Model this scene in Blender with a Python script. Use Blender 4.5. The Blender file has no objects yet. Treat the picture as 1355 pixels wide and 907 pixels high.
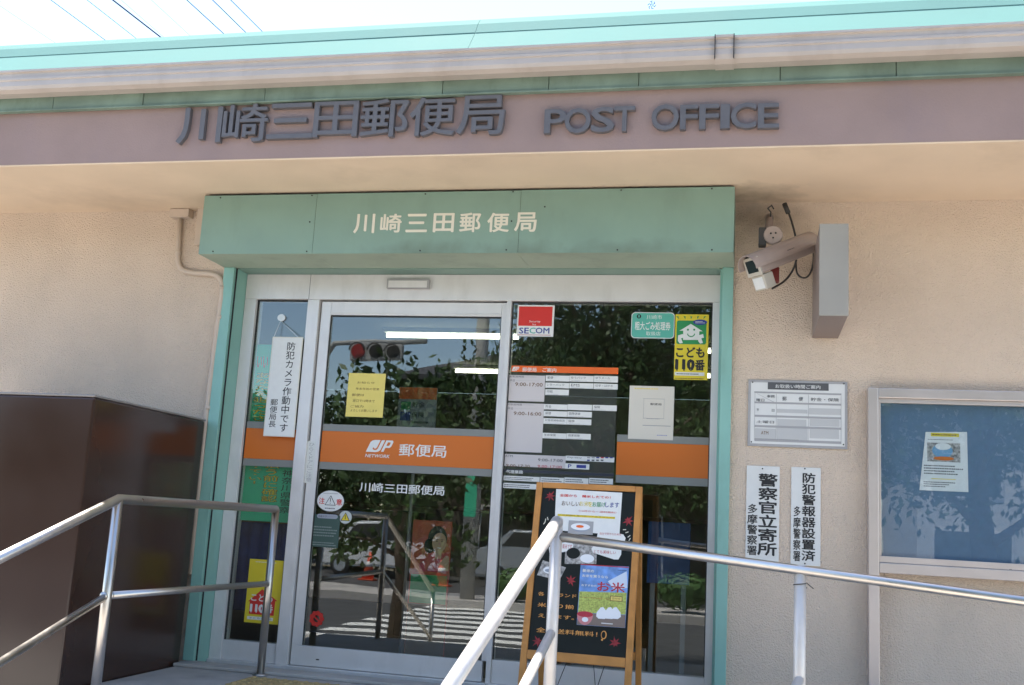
import bpy, bmesh, math, random
from mathutils import Vector, Matrix
random.seed(7)
C = bpy.context.scene.collection
SC = bpy.context.scene

# ---------------------------------------------------------------- camera, world, sun, exposure
W, H, F = 1355.0, 907.0, 1380.0
EYE, DIST = 0.85, 5.8
AX = Vector((0.97481782, 0.21592415, 0.05574032))     # image right
AD = Vector((0.01602344, 0.18148711, -0.98326277))    # image down
AF = Vector((-0.22242633, 0.95939522, 0.17345702))    # forward
CAM = Vector((0, -DIST, EYE))
cam = bpy.data.cameras.new("camera"); camo = bpy.data.objects.new("camera", cam); C.objects.link(camo)
cam.sensor_width = 36; cam.lens = F / W * 36; cam.clip_start = .05; cam.clip_end = 2000
camo.matrix_world = Matrix(((AX.x, -AD.x, -AF.x, CAM.x), (AX.y, -AD.y, -AF.y, CAM.y), (AX.z, -AD.z, -AF.z, CAM.z), (0, 0, 0, 1)))
SC.camera = camo

SUNV = Vector((-0.26, 0.29, 1.0)).normalized()        # towards the sun: high, behind the building
w = bpy.data.worlds.new("World"); SC.world = w; w.use_nodes = True
nt = w.node_tree; bg = nt.nodes['Background']
sky = nt.nodes.new('ShaderNodeTexSky'); sky.sky_type = 'NISHITA'; sky.sun_disc = False
sky.sun_elevation = math.asin(SUNV.z); sky.sun_rotation = math.atan2(SUNV.x, SUNV.y)
sky.air_density = 1.0; sky.dust_density = .4; sky.ozone_density = 1.0
nt.links.new(sky.outputs[0], bg.inputs[0]); bg.inputs[1].default_value = 0.14
sl = bpy.data.lights.new("sun", 'SUN'); sl.energy = 4.5; sl.angle = math.radians(.55); sl.color = (1, .95, .87)
so = bpy.data.objects.new("sun", sl); C.objects.link(so); so.rotation_euler = SUNV.to_track_quat('Z', 'Y').to_euler(); so.location = (0, 0, 12)
vs = SC.view_settings; vs.view_transform = 'Standard'; vs.look = 'None'; vs.gamma = 1; vs.use_curve_mapping = False
vs.exposure = 1.75

# ---------------------------------------------------------------- pixel -> place helpers
def ray(x, y):
    return AX * ((x - W / 2) / F) + AD * ((y - H / 2) / F) + AF
class PL:                                             # a flat surface: origin, two unit axes
    def __init__(s, O, U=(1, 0, 0), V=(0, 0, 1)):
        s.O, s.U, s.V = Vector(O), Vector(U).normalized(), Vector(V).normalized(); s.N = s.U.cross(s.V)
    def uv(s, px, py):
        d = ray(px, py); t = (s.O - CAM).dot(s.N) / d.dot(s.N); q = CAM + d * t - s.O
        return q.dot(s.U), q.dot(s.V)
    def p(s, u, v, off=0): return s.O + s.U * u + s.V * v + s.N * off
    def q(s, px, py, off=0): return s.p(*s.uv(px, py), off)
def atY(px, py, Y): return PL((0, Y, 0)).q(px, py)

# ---------------------------------------------------------------- materials
MATS = {}
def mat(name, col, rough=.6, metal=0., var=0., vscale=8., bump=0., bscale=60., bdist=.01, spec=.5, dirt=None, dscale=3., coat=0.):
    if name in MATS: return MATS[name]
    m = bpy.data.materials.new(name); m.use_nodes = True; n = m.node_tree.nodes; L = m.node_tree.links
    b = n['Principled BSDF']; b.inputs['Roughness'].default_value = rough; b.inputs['Metallic'].default_value = metal
    b.inputs['Specular IOR Level'].default_value = spec; b.inputs['Coat Weight'].default_value = coat
    c4 = (*col, 1); b.inputs['Base Color'].default_value = c4
    if var or bump or dirt:
        g = n.new('ShaderNodeNewGeometry')
    last = None
    if var:
        t = n.new('ShaderNodeTexNoise'); t.inputs['Scale'].default_value = vscale; t.inputs['Detail'].default_value = 6; L.new(g.outputs['Position'], t.inputs['Vector'])
        r = n.new('ShaderNodeMapRange'); r.inputs[1].default_value = .3; r.inputs[2].default_value = .7; r.inputs[3].default_value = 1 - var; r.inputs[4].default_value = 1 + var; L.new(t.outputs[0], r.inputs[0])
        x = n.new('ShaderNodeVectorMath'); x.operation = 'SCALE'; x.inputs[0].default_value = col; L.new(r.outputs[0], x.inputs['Scale']); last = x.outputs[0]
        r2 = n.new('ShaderNodeMapRange'); r2.inputs[3].default_value = max(.03, rough - .12); r2.inputs[4].default_value = min(1, rough + .12); L.new(t.outputs[0], r2.inputs[0]); L.new(r2.outputs[0], b.inputs['Roughness'])
    if dirt:
        t = n.new('ShaderNodeTexNoise'); t.inputs['Scale'].default_value = dscale; t.inputs['Detail'].default_value = 8; t.inputs['Roughness'].default_value = .65
        mp = n.new('ShaderNodeMapping'); mp.inputs['Scale'].default_value = (1, 1, .35); L.new(g.outputs['Position'], mp.inputs[0]); L.new(mp.outputs[0], t.inputs['Vector'])
        r = n.new('ShaderNodeMapRange'); r.inputs[1].default_value = .52; r.inputs[2].default_value = .78; r.inputs[3].default_value = 0; r.inputs[4].default_value = dirt[3]; L.new(t.outputs[0], r.inputs[0])
        x = n.new('ShaderNodeMix'); x.data_type = 'RGBA'; x.inputs[6].default_value = c4; x.inputs[7].default_value = (*dirt[:3], 1); L.new(r.outputs[0], x.inputs[0])
        if last: L.new(last, x.inputs[6])
        last = x.outputs[2]
    if last: L.new(last, b.inputs['Base Color'])
    if bump:
        t = n.new('ShaderNodeTexNoise'); t.inputs['Scale'].default_value = bscale; t.inputs['Detail'].default_value = 4; L.new(g.outputs['Position'], t.inputs['Vector'])
        bp = n.new('ShaderNodeBump'); bp.inputs['Strength'].default_value = bump; bp.inputs['Distance'].default_value = bdist; L.new(t.outputs[0], bp.inputs['Height']); L.new(bp.outputs[0], b.inputs['Normal'])
    MATS[name] = m; return m
def glow(name, col, s):
    m = bpy.data.materials.new(name); m.use_nodes = True; b = m.node_tree.nodes['Principled BSDF']
    b.inputs['Base Color'].default_value = (.9, .9, .9, 1); b.inputs['Emission Color'].default_value = (*col, 1); b.inputs['Emission Strength'].default_value = s; return m
def glassmat(name, tint, ior=1.85):
    m = bpy.data.materials.new(name); m.use_nodes = True; n = m.node_tree.nodes; L = m.node_tree.links
    n.remove(n['Principled BSDF']); out = n['Material Output']
    tr = n.new('ShaderNodeBsdfTransparent'); tr.inputs[0].default_value = (*tint, 1)
    gl = n.new('ShaderNodeBsdfGlossy'); gl.inputs['Roughness'].default_value = .0
    fr = n.new('ShaderNodeFresnel'); ge = n.new('ShaderNodeNewGeometry')
    r = n.new('ShaderNodeMapRange'); r.inputs[3].default_value = ior; r.inputs[4].default_value = 1 / ior
    L.new(ge.outputs['Backfacing'], r.inputs[0]); L.new(r.outputs[0], fr.inputs['IOR'])
    mx = n.new('ShaderNodeMixShader'); L.new(fr.outputs[0], mx.inputs[0]); L.new(tr.outputs[0], mx.inputs[1]); L.new(gl.outputs[0], mx.inputs[2]); L.new(mx.outputs[0], out.inputs[0])
    # faint waviness of the pane
    t = n.new('ShaderNodeTexNoise'); t.inputs['Scale'].default_value = 1.3; L.new(ge.outputs['Position'], t.inputs['Vector'])
    bp = n.new('ShaderNodeBump'); bp.inputs['Strength'].default_value = .05; bp.inputs['Distance'].default_value = .02; L.new(t.outputs[0], bp.inputs['Height']); L.new(bp.outputs[0], gl.inputs['Normal'])
    return m
def meshfilm(name, col, cover, scale):
    m = bpy.data.materials.new(name); m.use_nodes = True; n = m.node_tree.nodes; L = m.node_tree.links
    b = n['Principled BSDF']; b.inputs['Base Color'].default_value = (*col, 1); b.inputs['Roughness'].default_value = .7
    ge = n.new('ShaderNodeNewGeometry'); v = n.new('ShaderNodeTexVoronoi'); v.inputs['Scale'].default_value = scale; v.inputs['Randomness'].default_value = 0; L.new(ge.outputs['Position'], v.inputs['Vector'])
    c = n.new('ShaderNodeMath'); c.operation = 'LESS_THAN'; c.inputs[1].default_value = cover; L.new(v.outputs['Distance'], c.inputs[0])
    tr = n.new('ShaderNodeBsdfTransparent'); mx = n.new('ShaderNodeMixShader'); L.new(c.outputs[0], mx.inputs[0]); L.new(tr.outputs[0], mx.inputs[1]); L.new(b.outputs[0], mx.inputs[2]); L.new(mx.outputs[0], n['Material Output'].inputs[0])
    return m

def stucco():
    m = mat('stucco', (.71, .572, .455), .9, var=.05, vscale=2.2, dirt=(.5, .41, .33, .4), dscale=1.6, spec=.2)
    n = m.node_tree.nodes; L = m.node_tree.links; b = n['Principled BSDF']; g = n.new('ShaderNodeNewGeometry')
    v = n.new('ShaderNodeTexNoise'); v.inputs['Scale'].default_value = 120; v.inputs['Detail'].default_value = 5; v.inputs['Roughness'].default_value = .6; L.new(g.outputs['Position'], v.inputs['Vector'])
    vo = n.new('ShaderNodeTexVoronoi'); vo.inputs['Scale'].default_value = 150; vo.feature = 'SMOOTH_F1'; L.new(g.outputs['Position'], vo.inputs['Vector'])
    a = n.new('ShaderNodeMath'); a.operation = 'MULTIPLY_ADD'; a.inputs[1].default_value = 1.3; L.new(v.outputs[0], a.inputs[0]); L.new(vo.outputs['Distance'], a.inputs[2])
    bp = n.new('ShaderNodeBump'); bp.inputs['Strength'].default_value = 1.; bp.inputs['Distance'].default_value = .0065; L.new(a.outputs[0], bp.inputs['Height']); L.new(bp.outputs[0], b.inputs['Normal'])
    return m
M = dict(
    stucco=stucco(),
    plaster=mat('plaster', (.73, .575, .425), .85, var=.05, vscale=2.5, bump=.25, bscale=170, bdist=.004, dirt=(.40, .30, .22, .4), dscale=1.4, spec=.2),
    purple=mat('purple_paint', (.315, .222, .198), .8, var=.07, vscale=3, bump=.4, bscale=120, bdist=.004, dirt=(.27, .20, .21, .5), dscale=2.2, spec=.25),
    trim=mat('green_trim', (.175, .235, .185), .7, var=.2, vscale=5, dirt=(.11, .15, .11, .8), dscale=9, spec=.3),
    gutter=mat('gutter_white', (.47, .405, .36), .45, var=.06, vscale=5, dirt=(.34, .27, .23, .6), dscale=4),
    roof=mat('roof_aqua', (.15, .285, .25), .85, var=.05, vscale=2, spec=.08),
    canopy=mat('canopy_green', (.205, .315, .26), .55, var=.06, vscale=3, dirt=(.15, .22, .165, .4), dscale=4),
    jamb=mat('jamb_green', (.235, .45, .39), .45, var=.06, vscale=4, dirt=(.14, .24, .19, .5), dscale=5),
    canopybot=mat('canopy_bottom', (.36, .43, .33), .6, var=.07, vscale=4, dirt=(.2, .24, .19, .6), dscale=5),  # underside lighter than the front: ground bounce light put into its colour
    dark=mat('dark_gap', (.02, .02, .02), .8),
    alu=mat('white_aluminium', (.70, .675, .66), .35, metal=.15, var=.04, vscale=6, dirt=(.45, .42, .39, .35), dscale=7),
    gasket=mat('gasket', (.03, .03, .03), .6),
    letter=mat('letter_grey', (.12, .112, .118), .55, var=.10, vscale=14),
    steel=mat('stainless', (.56, .52, .48), .33, metal=1., var=.05, vscale=20, bump=.05, bscale=90, bdist=.002),
    paintrail=mat('rail_paint', (.62, .58, .55), .4, metal=.25, var=.05, vscale=18, dirt=(.42, .36, .32, .5), dscale=14),
    brown=mat('brown_steel', (.042, .021, .015), .18, var=.04, vscale=2),
    brownlip=mat('brown_lip', (.22, .2, .19), .35),
    wood=mat('orange_wood', (.50, .215, .05), .5, var=.14, vscale=16, bump=.1, bscale=70, bdist=.002),
    chalk=mat('chalkboard', (.010, .012, .010), .5, var=.2, vscale=6, spec=.25),
    concrete=mat('concrete', (.42, .39, .36), .85, var=.12, vscale=5, bump=.3, bscale=80, bdist=.004, dirt=(.19, .18, .17, .6), dscale=3),
    paving=mat('paving', (.50, .46, .40), .85, var=.1, vscale=6, bump=.2, bscale=60),
    asphalt=mat('asphalt', (.055, .055, .057), .9, var=.15, vscale=9, bump=.4, bscale=150),
    mark=mat('road_paint', (.75, .74, .70), .7, var=.08, vscale=20),
    earth=mat('earth', (.16, .14, .10), .95, var=.2, vscale=1),
    tactile=mat('tactile_yellow', (.42, .30, .13), .8, var=.12, vscale=20),
    white=mat('paper_white', (.74, .73, .70), .7, var=.03, vscale=25),
    plaque=mat('plaque_white', (.70, .69, .665), .35, var=.03, vscale=12),
    cream=mat('cream', (.70, .66, .56), .6),
    black=mat('ink_black', (.018, .018, .02), .6), grey=mat('ink_grey', (.09, .09, .095), .6), midgrey=mat('print_grey', (.36, .35, .35), .6),
    red=mat('print_red', (.62, .028, .02), .5), crimson=mat('print_crimson', (.45, .03, .05), .6), blue=mat('print_blue', (.035, .05, .26), .5), teal=mat('print_teal', (.10, .42, .33), .5),
    orange=mat('film_orange', (.60, .142, .010), .5), brightorange=mat('print_orange', (.80, .13, .012), .5), filmgrey=mat('film_grey', (.22, .225, .21), .5),
    yellow=mat('print_yellow', (.72, .56, .03), .5), paleyellow=mat('paper_yellow', (.74, .60, .16), .7), green=mat('print_green', (.025, .26, .08), .5),
    bannergreen=mat('banner_green', (.05, .50, .27), .7), chalko=mat('chalk_orange', (.78, .36, .10), .9), skyblue=mat('print_sky', (.16, .30, .62), .5, var=.35, vscale=22),
    field=mat('print_field', (.40, .44, .10), .5, var=.4, vscale=120), rice=mat('print_rice', (.80, .79, .80), .6), photo=mat('print_photo', (.33, .31, .29), .5, var=.7, vscale=70), bowl=mat('print_bowl', (.30, .33, .38), .5), pink=mat('print_pink', (.60, .22, .22), .5),
    maple=mat('maple_red', (.26, .02, .025), .7, var=.5, vscale=60), browntext=mat('print_brown', (.16, .08, .03), .6),
    signgrey=mat('sign_metal', (.31, .285, .245), .6, metal=.0, var=.06, vscale=5), signside=mat('sign_side', (.26, .20, .18), .5, var=.1, vscale=5),
    conduit=mat('conduit', (.56, .45, .36), .6, var=.05, vscale=8),
    camshell=mat('camera_shell', (.37, .29, .25), .45, var=.08, vscale=10), camlight=mat('camera_light', (.52, .47, .39), .4), lens=mat('lens', (.02, .025, .025), .08), cable=mat('cable', (.045, .042, .04), .6), camred=mat('camera_red', (.22, .03, .025), .5),
    boardframe=mat('board_frame', (.60, .52, .48), .32, metal=.5, var=.04, vscale=6), boardblue=mat('board_blue', (.12, .19, .28), .8, var=.05, vscale=30),
    floorin=mat('inside_floor', (.11, .10, .065), .35, var=.15, vscale=3), wallin=mat('inside_wall', (.24, .22, .16), .8), ceilin=mat('inside_ceiling', (.32, .31, .26), .9), counter=mat('counter_wood', (.12, .075, .045), .4, var=.2, vscale=10),
    bluecloth=mat('blue_cloth', (.025, .05, .24), .8, var=.3, vscale=9), skin=mat('print_skin', (.52, .30, .19), .6), hair=mat('print_hair', (.025, .018, .015), .6), bannerred=mat('banner_red', (.42, .07, .03), .6, var=.2, vscale=6),
    bark=mat('bark', (.10, .075, .055), .95, var=.3, vscale=14, bump=.6, bscale=40), leaf=mat('leaf', (.036, .078, .015), .6, var=.5, vscale=3.), hedge=mat('hedge_leaf', (.06, .13, .03), .6, var=.4, vscale=4.),
    house=mat('house_wall', (.10, .085, .07), .9, var=.06, vscale=2), housewhite=mat('house_white', (.62, .60, .56), .85, var=.05, vscale=2), tile=mat('roof_tile', (.05, .05, .055), .7, var=.2, vscale=6), winglass=mat('house_glass', (.03, .035, .04), .06),
    carwhite=mat('car_white', (.72, .72, .72), .25, coat=.6), carsilver=mat('car_silver', (.42, .44, .47), .28, metal=.5, coat=.6), tyre=mat('tyre', (.02, .02, .02), .8), conered=mat('cone_red', (.65, .08, .03), .5), lampred=mat('lamp_red', (.3, .02, .015), .3),
    pole=mat('pole_concrete', (.36, .35, .33), .85, var=.1, vscale=4), wire=mat('wire_dark', (.015, .016, .03), .6), cup=mat('suction_cup', (.7, .72, .72), .1),
)
def stain(m, c, rad, col, amt, axis=None):     # grime with a ragged outline of its own
    n = m.node_tree.nodes; L = m.node_tree.links; b = n['Principled BSDF']; src = b.inputs['Base Color'].links[0].from_socket
    g = n.new('ShaderNodeNewGeometry'); t = n.new('ShaderNodeTexNoise'); t.inputs['Scale'].default_value = 9; t.inputs['Detail'].default_value = 7; L.new(g.outputs['Position'], t.inputs['Vector'])
    mp = n.new('ShaderNodeMapping'); mp.vector_type = 'POINT'; mp.inputs['Location'].default_value = tuple(-a / r_ for a, r_ in zip(c, rad)); mp.inputs['Scale'].default_value = tuple(1 / r_ for r_ in rad); L.new(g.outputs['Position'], mp.inputs[0])
    ln = n.new('ShaderNodeVectorMath'); ln.operation = 'LENGTH'; L.new(mp.outputs[0], ln.inputs[0])
    a = n.new('ShaderNodeMath'); a.operation = 'MULTIPLY_ADD'; a.inputs[1].default_value = 1.6; L.new(t.outputs[0], a.inputs[0]); L.new(ln.outputs['Value'], a.inputs[2])
    r = n.new('ShaderNodeMapRange'); r.inputs[1].default_value = .75; r.inputs[2].default_value = 1.75; r.inputs[3].default_value = amt; r.inputs[4].default_value = 0; L.new(a.outputs[0], r.inputs[0])
    x = n.new('ShaderNodeMix'); x.data_type = 'RGBA'; L.new(r.outputs[0], x.inputs[0]); L.new(src, x.inputs[6]); x.inputs[7].default_value = (*col, 1); L.new(x.outputs[2], b.inputs['Base Color'])
q = PL((0, 0, 2.72), (1, 0, 0), (0, 1, 0)).q(985, 258); stain(M['plaster'], (q.x + .05, q.y, 2.72), (.38, .22, .2), (.2, .16, .125), .6)
for px, rx in ((560, .42), (690, .3), (830, .5)): q = atY(px, 333, -.34); stain(M['canopy'], (q.x, q.y, 2.345), (rx, .1, .085), (.10, .12, .085), .5)
stain(M['stucco'], (0.02, 0, 2.66), (.3, .2, .16), (.22, .17, .13), .55)
M['glass'] = glassmat('pane_glass', (.90, .93, .90)); M['boardglass'] = glassmat('board_glass', (.93, .96, .97), 1.62)
M['meshfilm'] = meshfilm('dotted_film', (.10, .11, .10), .37, 150)
M['tube'] = glow('tube_glow', (1., 1., .78), 2.6)

# ---------------------------------------------------------------- object helpers
LOC = {}
def tag(o, label, cat, group=None):
    o['label'] = label; o['category'] = cat
    if group: o['group'] = group
    return o
def thing(name, loc, label, cat, group=None):
    o = bpy.data.objects.new(name, None); C.objects.link(o); o.location = loc; o.empty_display_size = .1; LOC[o.name] = Vector(loc)
    return tag(o, label, cat, group)
def link(name, me, m, parent=None):
    o = bpy.data.objects.new(name, me); C.objects.link(o)
    if m: me.materials.append(m)
    if parent is not None:
        o.parent = parent
        if parent.name in LOC: o.matrix_parent_inverse = Matrix.Translation(-LOC[parent.name])
    return o
def struct(o): o['kind'] = 'structure'; return o
def from_bm(name, bm, m, parent=None, smooth=False):
    me = bpy.data.meshes.new(name); bmesh.ops.recalc_face_normals(bm, faces=bm.faces); bm.to_mesh(me); bm.free()
    if smooth:
        for p in me.polygons: p.use_smooth = True
    return link(name, me, m, parent)
def mesh(name, vs_, fs, m, parent=None, smooth=False):
    me = bpy.data.meshes.new(name); me.from_pydata([tuple(v) for v in vs_], [], fs); me.update()
    if smooth:
        for p in me.polygons: p.use_smooth = True
    return link(name, me, m, parent)
def addbox(bm, x0, x1, y0, y1, z0, z1, bev=0., fr=None):
    v = [bm.verts.new((x, y, z)) for x in (x0, x1) for y in (y0, y1) for z in (z0, z1)]
    fs = [bm.faces.new([v[i] for i in q]) for q in ((0, 1, 3, 2), (4, 6, 7, 5), (0, 4, 5, 1), (2, 3, 7, 6), (0, 2, 6, 4), (1, 5, 7, 3))]
    if fr: 
        for a in v: a.co = fr(a.co)
    if bev: bmesh.ops.bevel(bm, geom=list({e for f in fs for e in f.edges}), offset=bev, segments=2, affect='EDGES', profile=.6)
def box(name, x0, x1, y0, y1, z0, z1, m, parent=None, bev=.002, fr=None):
    bm = bmesh.new(); addbox(bm, x0, x1, y0, y1, z0, z1, bev, fr); return from_bm(name, bm, m, parent)
def addtube(bm, pts, r, seg=14, cap=True):
    pts = [Vector(p) for p in pts]; n = len(pts); rs = r if isinstance(r, (list, tuple)) else [r] * n; rings = []
    d0 = (pts[1] - pts[0]).normalized(); a = d0.orthogonal().normalized()
    for i, p in enumerate(pts):
        di = (pts[i] - pts[i - 1]).normalized() if i else d0; do = (pts[i + 1] - pts[i]).normalized() if i < n - 1 else di
        t = (di + do).normalized(); a = (a - t * a.dot(t)).normalized(); b = t.cross(a)
        k = 1 / max(.5, t.dot(di)); ring = []
        bend = (do - di); bn = bend.normalized() if bend.length > 1e-5 else None
        for j in range(seg):
            th = 2 * math.pi * j / seg; o = (a * math.cos(th) + b * math.sin(th)) * rs[i]
            if bn: o = o + bn * o.dot(bn) * (k - 1)
            ring.append(bm.verts.new(p + o))
        rings.append(ring)
    for i in range(n - 1):
        for j in range(seg): bm.faces.new((rings[i][j], rings[i][(j + 1) % seg], rings[i + 1][(j + 1) % seg], rings[i + 1][j]))
    if cap: bm.faces.new(rings[0][::-1]); bm.faces.new(rings[-1])
def tube(name, pts, r, m, parent=None, seg=14):
    bm = bmesh.new(); addtube(bm, pts, r, seg); return from_bm(name, bm, m, parent, True)
def bend(pts, n=5, k=.5):                              # round the corners of a polyline
    out = [Vector(pts[0])]
    for i in range(1, len(pts) - 1):
        a, b, c = map(Vector, pts[i - 1:i + 2]); p = b.lerp(a, k); q = b.lerp(c, k)
        for j in range(n + 1):
            t = j / n; out.append(p.lerp(b, t).lerp(b.lerp(q, t), t))
    out.append(Vector(pts[-1])); return out
def poly(name, pl, uvs, off, m, parent=None, th=.0006):  # thin flat sheet with an outline in plane coordinates
    n = len(uvs); vs_ = [pl.p(u, v, off + th) for u, v in uvs] + [pl.p(u, v, off) for u, v in uvs]
    fs = [list(range(n)), list(range(2 * n - 1, n - 1, -1))] + [[i, i + n, (i + 1) % n + n, (i + 1) % n] for i in range(n)]
    me = bpy.data.meshes.new(name); me.from_pydata([tuple(v) for v in vs_], [], fs); bm = bmesh.new(); bm.from_mesh(me); bmesh.ops.recalc_face_normals(bm, faces=bm.faces); bm.to_mesh(me); bm.free()
    return link(name, me, m, parent)
def uvrect(pl, a, b):
    u0, v1 = pl.uv(*a); u1, v0 = pl.uv(*b); return min(u0, u1), min(v0, v1), max(u0, u1), max(v0, v1)
def rect(name, pl, r, off, m, parent=None, th=.0006, rad=0.):
    u0, v0, u1, v1 = r
    if rad:
        uvs = []
        for cx, cy, a0 in ((u1 - rad, v1 - rad, 0), (u0 + rad, v1 - rad, 90), (u0 + rad, v0 + rad, 180), (u1 - rad, v0 + rad, 270)):
            for k in range(6): a = math.radians(a0 + 18 * k); uvs.append((cx + rad * math.cos(a), cy + rad * math.sin(a)))
    else: uvs = [(u0, v0), (u1, v0), (u1, v1), (u0, v1)]
    return poly(name, pl, uvs, off, m, parent, th)
def disc(name, pl, c, ru, rv, off, m, parent=None, n=28, a0=0, a1=360, th=.0006):
    return poly(name, pl, [(c[0] + ru * math.cos(math.radians(a0 + (a1 - a0) * k / n)), c[1] + rv * math.sin(math.radians(a0 + (a1 - a0) * k / n))) for k in range(n + (a1 - a0 < 360))], off, m, parent, th)
TX = []
def text(name, body, pl, r, off, m, parent, bold=.0, th=0., shear=0., keep=False, vert=False, spacing=1.):
    cu = bpy.data.curves.new('t', 'FONT'); cu.body = '\n'.join(body) if vert else body; cu.size = 1; cu.align_x = 'CENTER' if vert else 'LEFT'
    cu.space_line = 1.02 if vert else 1.; cu.space_character = spacing; cu.shear = shear; cu.resolution_u = 3 if th else 2; cu.extrude = .1 if th else 0
    o = bpy.data.objects.new('t', cu); C.objects.link(o); TX.append((o, name, pl, r, off, m, parent, th, bold))
def flush_text():
    dg = bpy.context.evaluated_depsgraph_get(); dg.update()
    for o, name, pl, r, off, m, parent, th, bold in TX:
        me = bpy.data.meshes.new_from_object(o.evaluated_get(dg))
        if len(me.vertices):
            xs = [v.co.x for v in me.vertices]; ys = [v.co.y for v in me.vertices]; x0, x1, y0, y1 = min(xs), max(xs), min(ys), max(ys)
            u0, v0, u1, v1 = r
            for v in me.vertices:
                u = u0 + (v.co.x - x0) / max(1e-6, x1 - x0) * (u1 - u0); w_ = v0 + (v.co.y - y0) / max(1e-6, y1 - y0) * (v1 - v0)
                v.co = pl.p(u, w_, off + (th * (v.co.z / .2 + .5) if th else 0))
            if bold:                                    # heavier strokes: shifted copies, each a hair behind the one before
                k_ = bold * (v1 - v0) / max(1e-6, y1 - y0) * .9; kx = bold * (u1 - u0) / max(1e-6, x1 - x0) * .9; b0 = bmesh.new(); nv = len(me.vertices); co = [v.co.copy() for v in me.vertices]; fs = [tuple(p.vertices) for p in me.polygons]; V2, F2 = [], []
                for j, (a, b) in enumerate(((1, 1), (-1, 1), (1, -1), (-1, -1), (0, 1.2), (0, -1.2), (1.2, 0), (-1.2, 0)) if th > .01 else ((1, .5), (-1, .5), (.4, -1), (-.4, 1))):
                    F2 += [tuple(i + len(V2) for i in f) for f in fs]; V2 += [c + pl.U * (a * kx) + pl.V * (b * k_) - pl.N * (.00012 * j) for c in co]
                b0.free(); bpy.data.meshes.remove(me); me = bpy.data.meshes.new(name); me.from_pydata([tuple(v) for v in V2], [], F2); me.update()
            me.materials.clear(); link(name, me, m, parent)
        cu = o.data; bpy.data.objects.remove(o); bpy.data.curves.remove(cu)
    TX.clear()
def fine(name, pl, r, rows, off, m, parent, fill=.8, seed=1, hh=.45):   # rows of print too small to read: short dashes joined into one print part
    rnd = random.Random(seed); u0, v0, u1, v1 = r; bm = bmesh.new(); dv = (v1 - v0) / rows
    for k in range(rows):
        u = u0; vv = v1 - dv * (k + .5); end = u0 + (u1 - u0) * (fill + rnd.uniform(-.2, .2) * (1 if rows > 1 else 0))
        while u < min(end, u1) - dv * .3:
            l = dv * rnd.uniform(.35, .75); 
            q = [pl.p(a, b, off) for a, b in ((u, vv - dv * hh / 2), (min(u + l, u1), vv - dv * hh / 2), (min(u + l, u1), vv + dv * hh / 2), (u, vv + dv * hh / 2))]
            bm.faces.new([bm.verts.new(x) for x in q]); u += l + dv * rnd.uniform(.08, .2)
    return from_bm(name, bm, m, parent)

# ================================================================ THE GROUND
ZL, ZS, ZR = -.045, -.70, -.86                          # landing, pavement, road
struct(mesh('ground', [(-400, -400, ZR - .03), (400, -400, ZR - .03), (400, 400, ZR - .03), (-400, 400, ZR - .03)], [(0, 1, 2, 3)], M['earth']))
struct(mesh('road', [(-120, -15.2, ZR), (120, -15.2, ZR), (120, -7.2, ZR), (-120, -7.2, ZR)], [(0, 1, 2, 3)], M['asphalt']))
struct(box('pavement', -60, 60, -7.0, .0, ZR - .2, ZS, M['paving'], bev=0))
struct(box('kerb', -60, 60, -7.2, -7.0, ZR - .2, ZS + .01, M['concrete'], bev=.015))
struct(mesh('parking_lot', [(-60, -25, ZS - .004), (60, -25, ZS - .004), (60, -17.4, ZS - .004), (-60, -17.4, ZS - .004)], [(0, 1, 2, 3)], M['asphalt']))
struct(box('far_pavement', -60, 60, -17.4, -15.4, ZR - .2, ZS, M['concrete'], bev=0))
struct(box('far_kerb', -60, 60, -15.4, -15.2, ZR - .2, ZS + .01, M['concrete'], bev=.015))
road_mark = struct(bpy.data.objects.new('crosswalk', None)); C.objects.link(road_mark)
k = 0; y = -7.6
while y > -14.9:
    mesh('stripe', [(-6.4, y - .45, ZR + .004), (-2.2, y - .45, ZR + .004), (-2.2, y, ZR + .004), (-6.4, y, ZR + .004)], [(0, 1, 2, 3)], M['mark'], road_mark); y -= .9
landing = struct(box('landing', -3.19, .6, -1.75, -.001, ZS - .1, ZL, M['concrete'], bev=.01))
steps = struct(bpy.data.objects.new('steps', None)); C.objects.link(steps)
for i in range(4):
    box('step', -3.19, -.45, -1.752 - .36 * (i + 1), -1.751 - .36 * i, ZS - .1, ZL - .131 * (i + 1), M['concrete'], steps, .008)
def rampz(x): return ZL - max(0, x + .43) * .075
struct(mesh('ramp', [(.602, -1.75, ZS - .1), (.602, -.002, ZS - .1), (7.6, -.002, ZS - .1), (7.6, -1.75, ZS - .1), (.602, -1.75, ZL - .002), (.602, -.002, ZL - .002), (7.6, -.002, ZS - .01), (7.6, -1.75, ZS - .01)],
            [(3, 2, 1, 0), (4, 5, 6, 7), (0, 4, 7, 3), (1, 2, 6, 5), (0, 1, 5, 4), (2, 3, 7, 6)], M['concrete']))
for i in range(3):
    for j in range(1):
        x0, y0 = -2.62 + .302 * i, -.62
        t = box('tactile_tile', x0, x0 + .3, y0, y0 + .3, ZL + .002, ZL + .012, M['tactile'], landing, .002)
        bm = bmesh.new()
        for a in range(5):
            for b in range(5):
                bmesh.ops.create_cone(bm, cap_ends=True, segments=8, radius1=.016, radius2=.010, depth=.006, matrix=Matrix.Translation((x0 + .03 + .06 * a, y0 + .03 + .06 * b, ZL + .0155)))
        from_bm('raised_dots', bm, M['tactile'], t)
box('door_step', -3.19, -.1, -.16, -.002, ZL + .001, ZL + .02, M['concrete'], landing, .006)

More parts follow.
